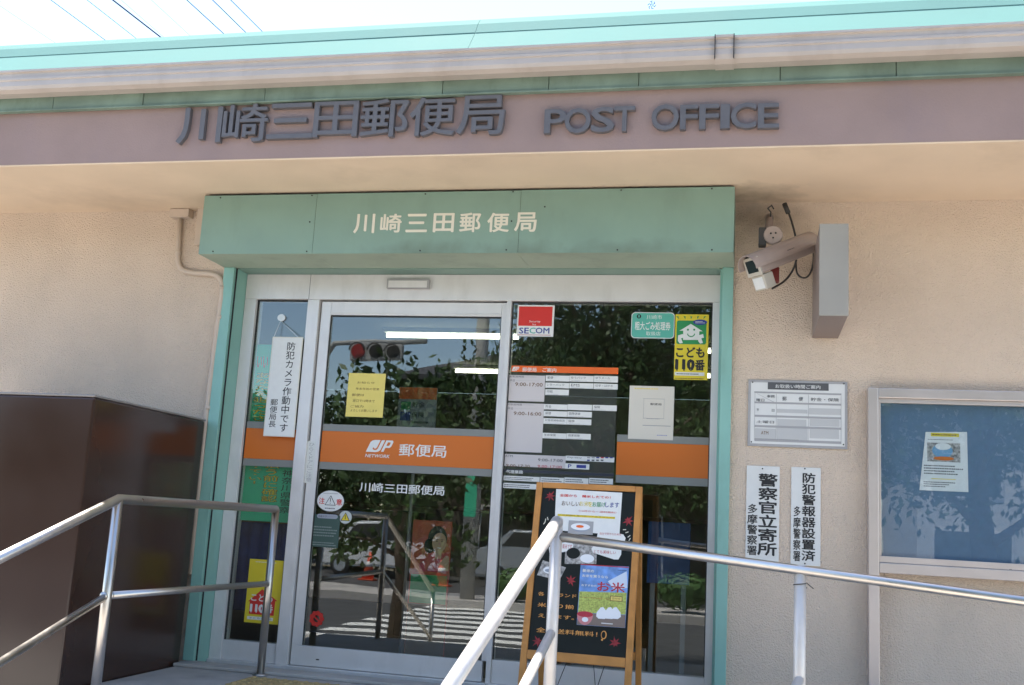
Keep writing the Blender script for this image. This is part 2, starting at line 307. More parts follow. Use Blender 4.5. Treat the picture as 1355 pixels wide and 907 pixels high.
# ================================================================ THE BUILDING
ZSO, YB = 2.72, -.895                                    # soffit height, front of eave
XL, XR = -9.5, 6.5
bld = thing('post_office_building', (-1.65, 0, ZL), 'beige stuccoed single-storey post office with green canopy, sliding door and aqua metal roof', 'building')
bm = bmesh.new()
addbox(bm, XL, -3.2, 0, .2, -.72, ZSO + .02); addbox(bm, -.1, XR, 0, .2, -.72, ZSO + .02); addbox(bm, -3.2, -.1, .001, .2, 2.362, ZSO + .02)
from_bm('wall', bm, M['stucco'], bld)
box('soffit', XL, XR, YB + .003, -.0005, ZSO, ZSO + .06, M['plaster'], bld, .0)
box('soffit_edge', XL, XR, YB + .002, YB + .05, ZSO - .010, ZSO - .0005, M['plaster'], bld, .004)
box('eave_band', XL, XR, YB, YB + .0025, ZSO - .002, 3.032, M['purple'], bld, 0)
box('eave_beam', XL, XR, YB + .003, YB + .15, ZSO + .0605, 3.03, M['purple'], bld, 0)
# green trim above the band, in lengths
xs = [XL] + [PL((0, -.92, 0)).uv(px, 118)[0] for px in (74, 192, 352, 586, 726, 845, 1032, 1186)] + [2.2, 4.2, XR]
for a, b in zip(xs, xs[1:]): box('trim_panel', a + .0015, b - .0015, -.925 + random.uniform(-.003, .003), YB + .15, 3.033, 3.135, M['trim'], bld, .003)
box('trim_lip', XL, XR, -.935, -.90, 3.024, 3.0325, M['trim'], bld, .002)
# gutter: moulded profile swept along the eave
prof = [(-.93, 3.105), (-1.0, 3.10), (-1.03, 3.112), (-1.038, 3.13), (-1.036, 3.16), (-1.043, 3.165), (-1.043, 3.178), (-1.036, 3.183), (-1.036, 3.205), (-1.048, 3.21), (-1.048, 3.222), (-1.028, 3.222), (-1.028, 3.125), (-1.0, 3.112), (-.93, 3.117)]
def sweep(name, prof, x0, x1, m, parent):
    n = len(prof); vs_ = [(x0, a, b) for a, b in prof] + [(x1, a, b) for a, b in prof]
    fs = [[i, (i + 1) % n, (i + 1) % n + n, i + n] for i in range(n)] + [list(range(n - 1, -1, -1)), list(range(n, 2 * n))]
    me = bpy.data.meshes.new(name); me.from_pydata(vs_, [], fs); b = bmesh.new(); b.from_mesh(me); bmesh.ops.recalc_face_normals(b, faces=b.faces); b.to_mesh(me); b.free(); return link(name, me, m, parent)
gut = sweep('gutter', prof, XL, XR, M['gutter'], bld)
gx0, gx1 = PL((0, -1.04, 0)).uv(946, 70)[0], PL((0, -1.04, 0)).uv(971, 70)[0]
sweep('gutter_collar', [(a - .006 if a < -.99 else a, b + (.003 if b > 3.2 else (-.005 if b < 3.13 else 0))) for a, b in prof[:12]] + [(-1.03, 3.12), (-.93, 3.112)], gx0, gx1, M['gutter'], gut)
for gx in (gx0, gx1): box('collar_edge', gx - .002, gx + .002, -1.0555, -1.03, 3.11, 3.228, M['dark'], gut, 0)
for gx in (-4.6, -2.4, -.9, 1.05): box('gutter_strap', gx - .012, gx + .012, -1.03, -.94, 3.214, 3.219, M['gutter'], gut, 0)
# roof: two sloping metal bands with a standing seam between, each in sheets
jx = PL((0, -.95, 0)).uv(624, 45)[0]
rs = [XL, jx - 3.6, jx, jx + 3.6, XR]
for a, b in zip(rs, rs[1:]):
    sweep('roof_panel', [(-1.005, 3.236), (-.885, 3.386), (-.885, 3.33), (-.98, 3.225)], a + .001, b - .001, M['roof'], bld)
    sweep('roof_panel', [(-.8845, 3.3868), (-.84, 3.46), (-.80, 3.505), (-.2, 3.53), (-.2, 3.46), (-.8, 3.46), (-.872, 3.385)], a + .001, b - .001, M['roof'], bld)
for a, b in zip(rs, rs[1:]): tube('roof_seam', [(a + .002, -.886, 3.386), (b - .002, -.886, 3.386)], .003, M['roof'], bld, 8)
box('roof_slab', XL, XR, -.86, 8.2, 3.14, 3.40, M['tile'], bld, 0)
box('roof_drip', XL, XR, -1.0, -.94, 3.19, 3.222, M['trim'], bld, 0)

# canopy
PC = PL((0, -.34, 0)); YC = -.34; ZC0 = 2.342
cx = [-3.212] + [PC.uv(416, 300)[0], PC.uv(687, 300)[0]] + [-.092]
can = box('entrance_canopy', cx[0] + .003, cx[-1] - .003, YC + .004, -.001, ZC0 + .004, ZSO - .012, M['dark'], bld, 0)
for a, b in zip(cx, cx[1:]):
    box('front_panel', a + .001, b - .001, YC, YC + .0035, ZC0, ZSO - .016 + random.uniform(-.002, .002), M['canopy'], can, .001)
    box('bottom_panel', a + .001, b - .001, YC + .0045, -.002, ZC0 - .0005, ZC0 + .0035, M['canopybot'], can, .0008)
for s, x in ((-1, cx[0]), (1, cx[-1])): box('end_panel', min(x, x - s * .003), max(x, x - s * .003), YC + .0045, -.002, ZC0 + .0045, ZSO - .018, M['canopy'], can, 0)
def screw(pl, px, py, parent, r=.0045, m='dark'):
    u, v = pl.uv(px, py); disc('screw', pl, (u, v), r, r, .0005, M[m], parent, 10, th=.003)
for px, py in ((292, 262), (413, 259), (410, 294), (282, 333), (406, 333), (563, 257), (679, 254), (677, 293), (556, 332), (670, 331), (721, 274), (817, 331), (822, 252), (942, 250), (942, 331)): screw(PC, px, py, can)
for ch, (a, b, c, d) in zip('川崎三田郵便局', ((469.7, 284, 494.5, 308.6), (504.9, 284, 530, 307.5), (538.7, 284, 564.2, 307), (574.8, 283, 599.6, 307), (609.6, 282.5, 635, 307), (646, 282.5, 672.7, 307), (682, 282, 709, 306.5))):
    text('letter', ch, PC, uvrect(PC, (a, b), (c, d)), .0005, M['cream'], can, bold=.018, th=.002)

# jambs
YF = .13
jl = box('jamb', -3.205, -3.135, -.03, -.0, ZL + .02, ZC0 - .002, M['jamb'], bld, .003)
box('reveal', -3.150, -3.128, .004, YF + .02, ZL + .004, ZC0 - .002, M['jamb'], jl, .001)
box('gap_seal', -3.137, -3.1275, -.004, .003, ZL + .02, ZC0 - .003, M['dark'], jl, 0)
jr = box('jamb', -.155, -.095, -.03, -.0, ZL + .02, ZC0 - .002, M['jamb'], bld, .003)
box('reveal', -.168, -.146, .004, YF + .02, ZL + .004, ZC0 - .002, M['jamb'], jr, .001)
box('canopy_return', -3.127, -.169, .002, YF + .02, 2.337, 2.36, M['canopy'], bld, .001)
# door frame
PF = PL((0, YF, 0))
fx = {k: PF.uv(*v)[0] for k, v in dict(l0=(331, 366), l1=(339, 397), p0=(407.7, 397), p1=(420.4, 397), d0=(424.8, 399.4), dg0=(435.8, 416.5), dg1=(662.7, 418), m0=(664.5, 399), m1=(677, 399), r1=(943.3, 399.4), r2=(950, 366)).items()}
ZH0, ZH1 = 2.176, 2.335
hd = box('header', -3.126, -.17, YF, YF + .12, ZH0, ZH1, M['alu'], bld, .002)
sx = fx['p0'] + .004
box('header_seam', sx - .0015, sx + .0015, YF - .0006, YF + .01, ZH0, ZH1, M['grey'], hd, 0)
a, b, c_, d_ = uvrect(PF, (514, 370.5), (569, 383.5))
sn = box('door_sensor', a, c_, YF - .028, YF - .0005, b, d_, M['midgrey'], hd, .006); box('sensor_face', a + .012, c_ - .012, YF - .03, YF - .0285, b + .006, d_ - .012, M['alu'], sn, .0005)
box('frame_stile', -3.126, fx['l1'], YF, YF + .10, ZL + .021, ZH0 - .001, M['alu'], bld, .002)
box('mullion', fx['p0'], fx['p1'] + .012, YF, YF + .10, ZL + .021, ZH0 - .001, M['alu'], bld, .002)
box('mullion', fx['m1'] - .028, fx['m1'], YF, YF + .10, ZL + .021, ZH0 - .001, M['alu'], bld, .002)
box('frame_stile', fx['r1'], -.17, YF, YF + .10, ZL + .021, ZH0 - .001, M['alu'], bld, .002)
box('door_sill', -3.126, -.17, YF - .02, YF + .2, ZL - .02, ZL + .0205, M['alu'], bld, .002)
YP = YF + .03                                           # face of the fixed panes
def window(x0, x1, zb):
    g = box('fixed_window', x0 + .001, x1 - .001, YF + .012, YF + .09, ZL + .022, zb, M['alu'], bld, .002)   # bottom rail carries the pane
    box('pane', x0 + .006, x1 - .006, YP, YP + .006, zb + .003, ZH0 - .004, M['glass'], g, 0)
    box('gasket', x0 + .0005, x0 + .0055, YP - .006, YP + .012, zb + .001, ZH0 - .002, M['gasket'], g, 0); box('gasket', x1 - .0055, x1 - .0005, YP - .006, YP + .012, zb + .001, ZH0 - .002, M['gasket'], g, 0)
    box('gasket', x0 + .006, x1 - .006, YP - .006, YP - .001, ZH0 - .010, ZH0 - .002, M['gasket'], g, 0)
    return g
wl = window(fx['l1'], fx['p0'], .088); wr = window(fx['m1'], fx['r1'], .105)
# sliding door
YD = YF + .02
sd = box('sliding_door', fx['d0'] - .0, fx['m0'] + .003, YD, YD + .04, ZL + .024, .092, M['alu'], bld, .002)     # bottom rail, the rest hangs on it
box('stile', fx['d0'], fx['dg0'], YD, YD + .04, .0925, 2.166, M['alu'], sd, .002)
box('stile', fx['dg1'], fx['m1'] - .030, YD, YD + .04, .0925, 2.166, M['alu'], sd, .002)
box('rail', fx['dg0'] + .0005, fx['dg1'] - .0005, YD, YD + .04, 2.082, 2.166, M['alu'], sd, .002)
box('rail_bead', fx['dg0'] + .001, fx['dg1'] - .001, YD - .006, YD - .0005, 2.092, 2.10, M['alu'], sd, .001)
box('pane', fx['dg0'] + .003, fx['dg1'] - .003, YD + .016, YD + .022, .0945, 2.080, M['glass'], sd, 0)
for x0, x1 in ((fx['dg0'] + .0005, fx['dg0'] + .005), (fx['dg1'] - .005, fx['dg1'] - .0005)): box('gasket', x0, x1, YD + .006, YD + .0155, .095, 2.079, M['gasket'], sd, 0)
box('gasket', fx['dg0'] + .006, fx['dg1'] - .006, YD + .006, YD + .0155, 2.075, 2.0795, M['gasket'], sd, 0)
a, b = PL((0, YD, 0)).uv(419, 887); disc('drain_slot', PL((0, YD, 0)), (a, .02), .012, .004, .0003, M['dark'], sd, 10)
PD = PL((0, YD + .016, 0)); PW = PL((0, YP, 0))          # outer glass faces of door and of fixed panes
PDi = PL((0, YD + .0225, 0)); PWi = PL((0, YP + .0065, 0))
for pl, x0, x1, par in ((PD, fx['dg0'] + .006, fx['dg1'] - .006, sd), (PW, fx['l1'] + .007, fx['p0'] - .007, wl), (PW, PW.uv(816, 600)[0], fx['r1'] - .007, wr)):
    z0, z1 = pl.uv(540, 616.2)[1], pl.uv(540, 574.5)[1]
    rect('orange_stripe', pl, (x0, z0, x1, z1), .0003, M['orange'], par); rect('grey_stripe', pl, (x0, z1 + .001, x1, z1 + .042), .0003, M['filmgrey'], par); rect('grey_stripe', pl, (x0, z0 - .044, x1, z0 - .001), .0003, M['filmgrey'], par)
# lettering on the door
text('lettering', '郵便局', PD, uvrect(PD, (529, 587.5), (590, 606)), .0018, M['white'], sd, bold=.012)
text('lettering', 'NETWORK', PD, uvrect(PD, (483.5, 600.8), (515.5, 606.5)), .0018, M['white'], sd, bold=.015, shear=.2)
text('lettering', '川崎三田郵便局', PD, uvrect(PD, (476.5, 638.3), (587.6, 656.3)), .001, M['white'], sd, bold=.012)
def jplogo(pl, r, off, m, mo, par):
    u0, v0, u1, v1 = r; w_, h_ = u1 - u0, v1 - v0
    P = lambda a, b: (u0 + (a + b * .22) / 1.22 * w_, v0 + b * h_)
    poly('emblem', pl, [P(0, .0), P(.45, 0), P(.55, .06), P(.60, .18), P(.60, 1), P(.16, 1), P(.06, .95), P(.0, .82)], off, m, par)
    poly('emblem_slot', pl, [P(.22, .30), P(.30, .18), P(.42, .18), P(.46, .30), P(.46, 1.001), P(.40, 1.001), P(.40, .36), P(.36, .28), P(.28, .30), P(.25, .40)], off + .0007, mo, par)
    poly('emblem', pl, [P(.66, .05), P(.77, .05), P(.77, .38), P(.95, .38), P(1.0, .5), P(1.0, .88), P(.94, 1), P(.66, 1)], off, m, par)
    poly('emblem_slot', pl, [P(.77, .55), P(.88, .55), P(.90, .62), P(.90, .78), P(.88, .84), P(.77, .84)], off + .0007, mo, par)
jplogo(PD, uvrect(PD, (485.5, 582), (520.5, 599.5)), .0015, M['white'], M['orange'], sd)

# inside of the office
RX0, RX1, RY1, RZ = -6.2, 3.2, 8.0, 2.62
box('inside_floor', RX0, RX1, .34, RY1, ZL - .05, ZL + .012, M['floorin'], bld, 0)
box('inside_ceiling', RX0, RX1, .205, RY1, RZ, RZ + .05, M['ceilin'], bld, 0)
box('inside_wall', RX0, RX1, RY1 - .002, RY1 + .1, ZL + .013, RZ - .001, M['wallin'], bld, 0)
box('inside_wall', RX0 - .1, RX0, .205, RY1 + .1, ZL - .05, RZ + .05, M['wallin'], bld, 0)
box('inside_wall', RX1, RX1 + .1, .205, RY1 + .1, ZL - .05, RZ + .05, M['wallin'], bld, 0)

# raised letters along the eave
sign = thing('eave_lettering', (-2.2, YB, 2.8), 'raised dark grey station-name and POST OFFICE letters along the mauve eave band', 'sign lettering')
sign['label'] = 'raised dark grey Japanese name and POST OFFICE letters along the mauve eave band'
PE = PL((0, YB - .036, 0))
for ch, a, b, c, d in (('川', 237, 143, 289, 187.5), ('崎', 297, 138.5, 350, 185.5), ('三', 356, 137.5, 411, 181), ('田', 417, 135, 470, 179), ('郵', 479, 132, 537, 179), ('便', 544, 129.5, 599.5, 177.5), ('局', 607, 127, 665, 176),
                       ('P', 721.5, 145, 747, 174.5), ('O', 748, 143.5, 780, 174.5), ('S', 783.5, 142, 811, 173), ('T', 813.5, 141, 838.5, 172), ('O', 863, 138.5, 897, 170.5), ('F', 901, 139, 922, 169.5), ('F', 926.5, 138, 950, 169), ('I', 955, 138, 964, 168.5), ('C', 968, 136.5, 1000, 168), ('E', 1004, 137, 1030, 167.5)):
    text('letter', ch, PE, uvrect(PE, (a, b), (c, d)), -.0345, M['letter'], sign, bold=.010 if ord(ch) > 999 else .014, th=.027)

# ================================================================ THINGS ON THE WALL
PW0 = PL((0, 0, 0))
def wp(px, py, off=.02): return PL((0, -off, 0)).q(px, py)
c0 = thing('conduit_pipe', wp(238, 283), 'beige conduit bending down the wall from a small junction box left of the canopy', 'conduit')
p = [wp(239, 284), wp(236, 325), wp(234.5, 357), wp(258, 362), wp(295, 363), wp(293.5, 395), wp(283, 470), wp(272, 560), wp(252, 760)]
path = [p[0], p[1]] + bend([p[1], p[2], p[3]], 6, .55)[1:-1] + [p[3]] + bend([p[3], p[4], p[5]], 6, .55)[1:-1] + p[5:]
tube('pipe', path, .0165, M['conduit'], c0, 12)
a = PL((0, -.05, 0)).uv(226, 277); b = PL((0, -.05, 0)).uv(250, 287.5)
box('junction_box', a[0], b[0], -.06, -.001, b[1], a[1], M['conduit'], c0, .003)
for px, py in ((235.8, 334), (294, 381), (291, 420), (276, 540)):
    q = wp(px, py); d = .012; tube('coupling', [q + Vector((0, 0, d)), q - Vector((0, 0, d))], .0185, M['conduit'], c0, 12)
a = PL((0, -.03, 0)).uv(263.5, 277); b = PL((0, -.03, 0)).uv(270.5, 325)
tag(box('cover_strip', a[0], a[0] + .05, -.045, -.001, b[1], a[1], M['conduit'], None, .003), 'short beige cover strip tucked against the left end of the green canopy', 'cover')

# projecting sign seen edge-on
YS = -.60; PSg = PL((0, YS, 0)); a = PSg.uv(1084.5, 296.5); b = PSg.uv(1123, 418)
ps = thing('projecting_sign', (a[0] + .07, 0, b[1]), 'grey metal box sign projecting from the wall right of the security camera', 'sign')
x0, x1, z0, z1 = a[0], b[0], b[1], a[1]
box('side_panel', x0 + .002, x1 - .002, YS + .013, -.0005, z0, z1, M['signside'], ps, .003)
box('end_plate', x0, x1, YS, YS + .012, z0 - .001, z1 + .001, M['signgrey'], ps, .003)

# security camera
sc = thing('security_camera', atY(1025, 300, -.1), 'dusty pinkish security camera with lamp hanging under the soffit right of the canopy', 'security camera')
P1 = atY(1071, 323, -.16); P0 = atY(997, 352, -.42); ax = (P0 - P1).normalized(); rt = ax.cross(Vector((0, 0, 1))).normalized(); up = rt.cross(ax)
Lh = (P0 - P1).length
def shell(name, r, l0, l1, a0, a1, th, dz, m, par, sxx=1., n=14):
    bm = bmesh.new(); R = []
    for l in (l0, l1):
        for rr in (r, r - th):
            R.append([bm.verts.new(P1 + ax * l + rt * (sxx * rr * math.cos(math.radians(a0 + (a1 - a0) * k / n))) + up * (rr * math.sin(math.radians(a0 + (a1 - a0) * k / n)) + dz)) for k in range(n + 1)])
    for i in range(n):
        bm.faces.new((R[0][i], R[0][i + 1], R[2][i + 1], R[2][i])); bm.faces.new((R[1][i], R[1][i + 1], R[3][i + 1], R[3][i]))
        bm.faces.new((R[0][i], R[0][i + 1], R[1][i + 1], R[1][i])); bm.faces.new((R[2][i], R[2][i + 1], R[3][i + 1], R[3][i]))
    for i in (0, n): bm.faces.new((R[0][i], R[1][i], R[3][i], R[2][i]))
    return from_bm(name, bm, m, par, False)
fr = lambda v: P1 + ax * v.x + rt * v.y + up * v.z
shell('sunshield', .066, -.01, Lh + .045, -12, 192, .004, .0, M['camshell'], sc)
hs = box('housing', .0, Lh, -.052, .052, -.05, .04, M['camshell'], sc, .012, fr)
box('front_frame', Lh + .0005, Lh + .012, -.053, .053, -.055, .045, M['camlight'], hs, .004, fr); box('front_window', Lh + .0125, Lh + .014, -.038, .038, -.035, .03, M['lens'], hs, .001, fr)
box('lamp', Lh - .07, Lh + .0, -.045, .045, -.135, -.056, M['camlight'], sc, .006, fr); box('lamp_face', Lh + .0005, Lh + .004, -.036, .036, -.127, -.066, M['white'], sc, .002, fr)
fine('print', PL(P1 + rt * -.066 * .97 + up * .02, -ax, up), (-Lh * .55, -.01, -Lh * .4, .0), 1, .004, M['grey'], sc)
jc = atY(1023, 312, -.27)
bmj = bmesh.new(); bmesh.ops.create_cone(bmj, cap_ends=True, segments=24, radius1=.05, radius2=.05, depth=.035, matrix=Matrix.Translation(jc) @ Matrix.Rotation(math.radians(90), 4, 'X')); bmesh.ops.bevel(bmj, geom=list(bmj.edges), offset=.004, segments=2, affect='EDGES')
from_bm('swivel_joint', bmj, M['camshell'], sc)
pj = PL((0, jc.y - .018, 0)); u, v = pj.uv(1023, 311)
for du, dv in ((-.012, .008), (.013, .01), (0, -.016)): disc('screw', pj, (u + du, v + dv), .005, .005, .0003, M['dark'], sc, 8, th=.002)
tube('bracket_arm', [jc + Vector((-.03, .03, .0)), atY(1018, 298, -.2), atY(1018, 288, -.1), Vector((atY(1018, 288, -.05).x, -.001, atY(1018, 288, -.05).z))], .022, M['signside'], sc, 12)
box('bracket_block', jc.x - .075, jc.x - .035, jc.y - .01, jc.y + .05, jc.z - .055, jc.z + .045, M['cable'], sc, .006)
tube('hook', [atY(1019, 290, -.15), atY(1020, 281, -.15), atY(1016, 276, -.15), atY(1021, 272, -.14), atY(1024, 277, -.14)], .004, M['cable'], sc, 8)
tube('cable', bend([atY(1040, 273, -.12), atY(1046, 288, -.13), atY(1052, 309, -.2), atY(1055, 330, -.15), atY(1053, 352, -.06), atY(1040, 372, -.06), atY(1022, 382, -.3)], 6, .5), .0055, M['cable'], sc, 8)
tube('cable', bend([atY(1053, 346, -.05), atY(1054, 365, -.05), atY(1068, 370, -.05), atY(1077, 352, -.05), atY(1076, 318, -.09), P1 + up * .0], 6, .5), .005, M['cable'], sc, 8)
tube('cable_plug', [atY(1038, 270, -.12), atY(1043, 282, -.13)], .014, M['cable'], sc, 10)
q = atY(1026, 363, -.28); box('red_clamp', q.x - .025, q.x + .02, q.y, q.y + .05, q.z - .04, q.z + .04, M['camred'], sc, .006)

# hours plaque
hp_pl = PL((0, -.012, 0)); r = uvrect(hp_pl, (990.5, 502.5), (1121.5, 595))
hp = thing('hours_plaque', (r[0], 0, r[1]), 'white opening-hours table plaque with grey rim on the wall beside the door', 'plaque')
box('rim', r[0], r[2], -.0115, -.0005, r[1], r[3], M['midgrey'], hp, .002)
rect('face', hp_pl, (r[0] + .014, r[1] + .014, r[2] - .014, r[3] - .014), 0, M['plaque'], hp, .001)
RR = lambda a, b: uvrect(hp_pl, a, b)
rect('title_bar', hp_pl, RR((1016, 506), (1096.5, 517.5)), .0015, M['grey'], hp); text('lettering', 'お取扱い時間ご案内', hp_pl, RR((1026, 508.8), (1085.5, 515.2)), .0028, M['white'], hp, bold=.01)
def tbl(px0, py0, k=1 / 7.556): return (975 + px0 * k, 490 + py0 * k)
for y0 in (232, 335, 470, 573, 712): rect('rule', hp_pl, RR(tbl(175, y0 - 3), tbl(1045, y0 + 3)), .0015, M['midgrey'], hp)
for x0 in (178, 394, 715, 1042): rect('rule', hp_pl, (hp_pl.uv(*tbl(x0, 470))[0] - .001, r[1] + .035, hp_pl.uv(*tbl(x0, 470))[0] + .001, hp_pl.uv(*tbl(178, 232))[1]), .0016, M['midgrey'], hp)
for a, b in (((400, 388), (705, 435)), ((722, 380), (1040, 452)), ((405, 488), (695, 566)), ((728, 488), (1025, 568)), ((400, 578), (706, 705)), ((728, 590), (1022, 690)), ((182, 580), (388, 700))): rect('grey_cell', hp_pl, RR(tbl(*a), tbl(*b)), .0012, mat('cell_grey', (.50, .49, .48), .5), hp)
for s, a, b in (('事務', (300, 248), (380, 278)), ('曜日', (195, 285), (275, 315)), ('郵', (455, 265), (497, 308)), ('便', (618, 268), (662, 311)), ('貯金・保険', (740, 275), (1020, 318)), ('平', (198, 385), (222, 412)), ('日', (350, 390), (375, 418)), ('土曜日', (195, 502), (372, 535)), ('ATM', (242, 610), (315, 645))): text('lettering', s, hp_pl, RR(tbl(*a), tbl(*b)), .0022, M['browntext'] if s == 'ATM' else M['grey'], hp, bold=.008)
a, b = hp_pl.uv(*tbl(200, 235)), hp_pl.uv(*tbl(390, 330)); poly('rule', hp_pl, [(a[0], a[1]), (a[0] + .003, a[1]), (b[0], b[1] + .001), (b[0] - .003, b[1])], .0018, M['midgrey'], hp)
fine('print', hp_pl, RR(tbl(180, 682), tbl(640, 704)), 1, .0024, M['grey'], hp, .95)
for x_, y_ in ((158, 122), (1070, 137), (145, 718), (1066, 745)): screw(hp_pl, *tbl(x_, y_), hp, .004)

# two upright plaques
pp = PL((0, -.008, 0))
def plaque(a, b, big, rb, small, rs_, label, holes):
    r = uvrect(pp, a, b); t = thing('wall_plaque', (r[0], 0, r[1]), label, 'plaque', 'upright plaques beside the door')
    box('board', r[0], r[2], -.0078, -.0004, r[1], r[3], M['plaque'], t, .0015)
    text('lettering', big, pp, uvrect(pp, *rb), .0013, M['black'], t, bold=.026, vert=True); text('lettering', small, pp, uvrect(pp, *rs_), .0013, M['black'], t, bold=.018, vert=True)
    for h in holes: screw(pp, *h, t, .004)
plaque((988.2, 616), (1030.5, 746), '警察官立寄所', ((1004, 627), (1027.5, 736)), '多摩警察署', ((989.3, 667), (1001.5, 735)), 'white plaque of bold vertical Japanese writing, nearer the green jamb', ((1009, 620.5),))
plaque((1047.2, 618), (1085.6, 750), '防犯警報器設置済', ((1061.5, 626), (1078.5, 743)), '多摩警察署', ((1050, 670), (1059, 743)), 'narrower white plaque of vertical Japanese writing, nearer the blue notice board', ((1065, 620.5), (1065, 746)))

# notice board
YN = -.085; PN = PL((0, YN, 0)); u0, v1 = PN.uv(1148.6, 513.2); v0 = PN.uv(1160, 758)[1]; u1 = u0 + 1.86
nb = thing('notice_board', (u0 + .9, 0, -.1), 'blue glazed notice board in a pinkish metal frame standing against the wall at right', 'notice board')
fw = .052
box('post', u0, u0 + fw, YN, -.002, -.5, v1, M['boardframe'], nb, .004); box('post', u1 - fw, u1, YN, -.002, -.5, v1, M['boardframe'], nb, .004)
box('frame_rail', u0 + fw + .0005, u1 - fw - .0005, YN, -.002, v1 - fw, v1, M['boardframe'], nb, .004); box('frame_rail', u0 + fw + .0005, u1 - fw - .0005, YN, -.002, v0, v0 + fw, M['boardframe'], nb, .004)
s0, s1 = v0 + fw + .001, v1 - fw - .001
box('sash_rail', u0 + fw + .001, u1 - fw - .001, YN + .012, -.03, s0, s0 + .032, M['boardframe'], nb, .002); box('sash_rail', u0 + fw + .001, u1 - fw - .001, YN + .012, -.03, s1 - .022, s1, M['boardframe'], nb, .002)
box('sash_stile', u0 + fw + .001, u0 + fw + .012, YN + .012, -.03, s0 + .033, s1 - .023, M['boardframe'], nb, .001); box('sash_stile', u1 - fw - .012, u1 - fw - .001, YN + .012, -.03, s0 + .033, s1 - .023, M['boardframe'], nb, .001)
box('backing', u0 + fw + .001, u1 - fw - .001, -.024, -.004, s0, s1, M['boardblue'], nb, 0)
box('pane', u0 + fw + .012, u1 - fw - .012, YN + .022, YN + .026, s0 + .032, s1 - .022, M['boardglass'], nb, 0)
Pn2 = PL((0, -.0245, 0))
def NB(x, y): return (1130 + x / 2.173, 490 + y / 2.173)
uvs = [Pn2.uv(*NB(a, b)) for a, b in ((188, 345), (329, 351), (325, 178), (206, 178))]
nt_ = thing('notice_sheet', Pn2.q(*NB(258, 345)), 'white notice with a bird picture pinned inside the blue notice board', 'notice')
poly('sheet', Pn2, uvs, .001, M['white'], nt_)
rn = lambda a, b: uvrect(Pn2, NB(*a), NB(*b))
rect('title_bar', Pn2, rn((221, 180), (302, 193)), .0018, M['yellow'], nt_); fine('print', Pn2, rn((225, 182), (298, 191)), 1, .0028, M['browntext'], nt_, .95)
fine('print', Pn2, rn((212, 197), (302, 204)), 1, .002, M['grey'], nt_, .8)
rect('picture', Pn2, rn((210, 208), (306, 266)), .0018, M['photo'], nt_); c_ = Pn2.uv(*NB(254, 232)); disc('picture_bird', Pn2, c_, .05, .036, .0026, mat('bird_blue', (.16, .33, .5), .5), nt_); disc('picture_bird', Pn2, (c_[0] + .003, c_[1] + .022), .038, .018, .0034, M['white'], nt_); disc('picture_bird', Pn2, (c_[0] + .005, c_[1] - .04), .05, .01, .0034, M['orange'], nt_)
fine('print', Pn2, rn((201, 270), (318, 305)), 4, .002, M['grey'], nt_, .85, 3); rect('highlight', Pn2, rn((222, 311), (292, 316)), .0018, M['yellow'], nt_); fine('print', Pn2, rn((200, 318), (318, 341)), 3, .002, M['grey'], nt_, .7, 5)

# ================================================================ STICKERS AND NOTICES ON THE GLASS
def sheet(name, pl, a, b, m, label, cat, off=.001, rad=0., th=.0006, group=None):
    r = uvrect(pl, a, b); t = thing(name, pl.p((r[0] + r[2]) / 2, r[1], off), label, cat, group); rect('sheet', pl, r, off, m, t, th, rad); return t, r
def T(t, pl, s, a, b, m='black', off=.0026, **k): text('lettering', s, pl, uvrect(pl, a, b), off, M[m], t, **k)
# security firm sticker
t, r = sheet('security_sticker', PW, (685.5, 404), (732, 446), M['white'], 'red and white square security sticker at the top left of the right window', 'sticker')
rect('red_field', PW, uvrect(PW, (687.2, 405.8), (730.2, 432)), .0018, M['red'], t)
T(t, PW, 'Security', (700.5, 424.3), (715, 427.8), 'white', .0028); T(t, PW, 'by', (705, 428.4), (709.5, 431.4), 'white', .0028)
T(t, PW, 'SE', (687.3, 434), (699.5, 441.7), 'blue', bold=.02); T(t, PW, 'C', (701, 434), (708.5, 441.7), 'teal', bold=.02); T(t, PW, 'OM', (709.2, 434), (726.8, 441.7), 'blue', bold=.02)
rect('red_line', PW, uvrect(PW, (685.2, 443), (728.8, 444.2)), .0018, M['crimson'], t)
# teal sticker
t, r = sheet('teal_sticker', PW, (836, 413.5), (892, 448.5), M['white'], 'rounded teal sticker with white Japanese writing left of the yellow sticker', 'sticker', rad=.022)
rect('teal_field', PW, (r[0] + .004, r[1] + .004, r[2] - .004, r[3] - .004), .0018, M['teal'], t, rad=.02)
T(t, PW, '川崎市', (856, 417), (876, 423), 'white', .0028); T(t, PW, '粗大ごみ処理券', (840.5, 426), (887, 437.5), 'white', .0028, bold=.015); T(t, PW, '取扱店', (855, 439), (874, 444.5), 'white', .0028)
c_ = PW.uv(845.6, 419); disc('emblem', PW, c_, .013, .013, .0028, M['black'], t); disc('emblem', PW, c_, .004, .009, .0036, M['teal'], t)
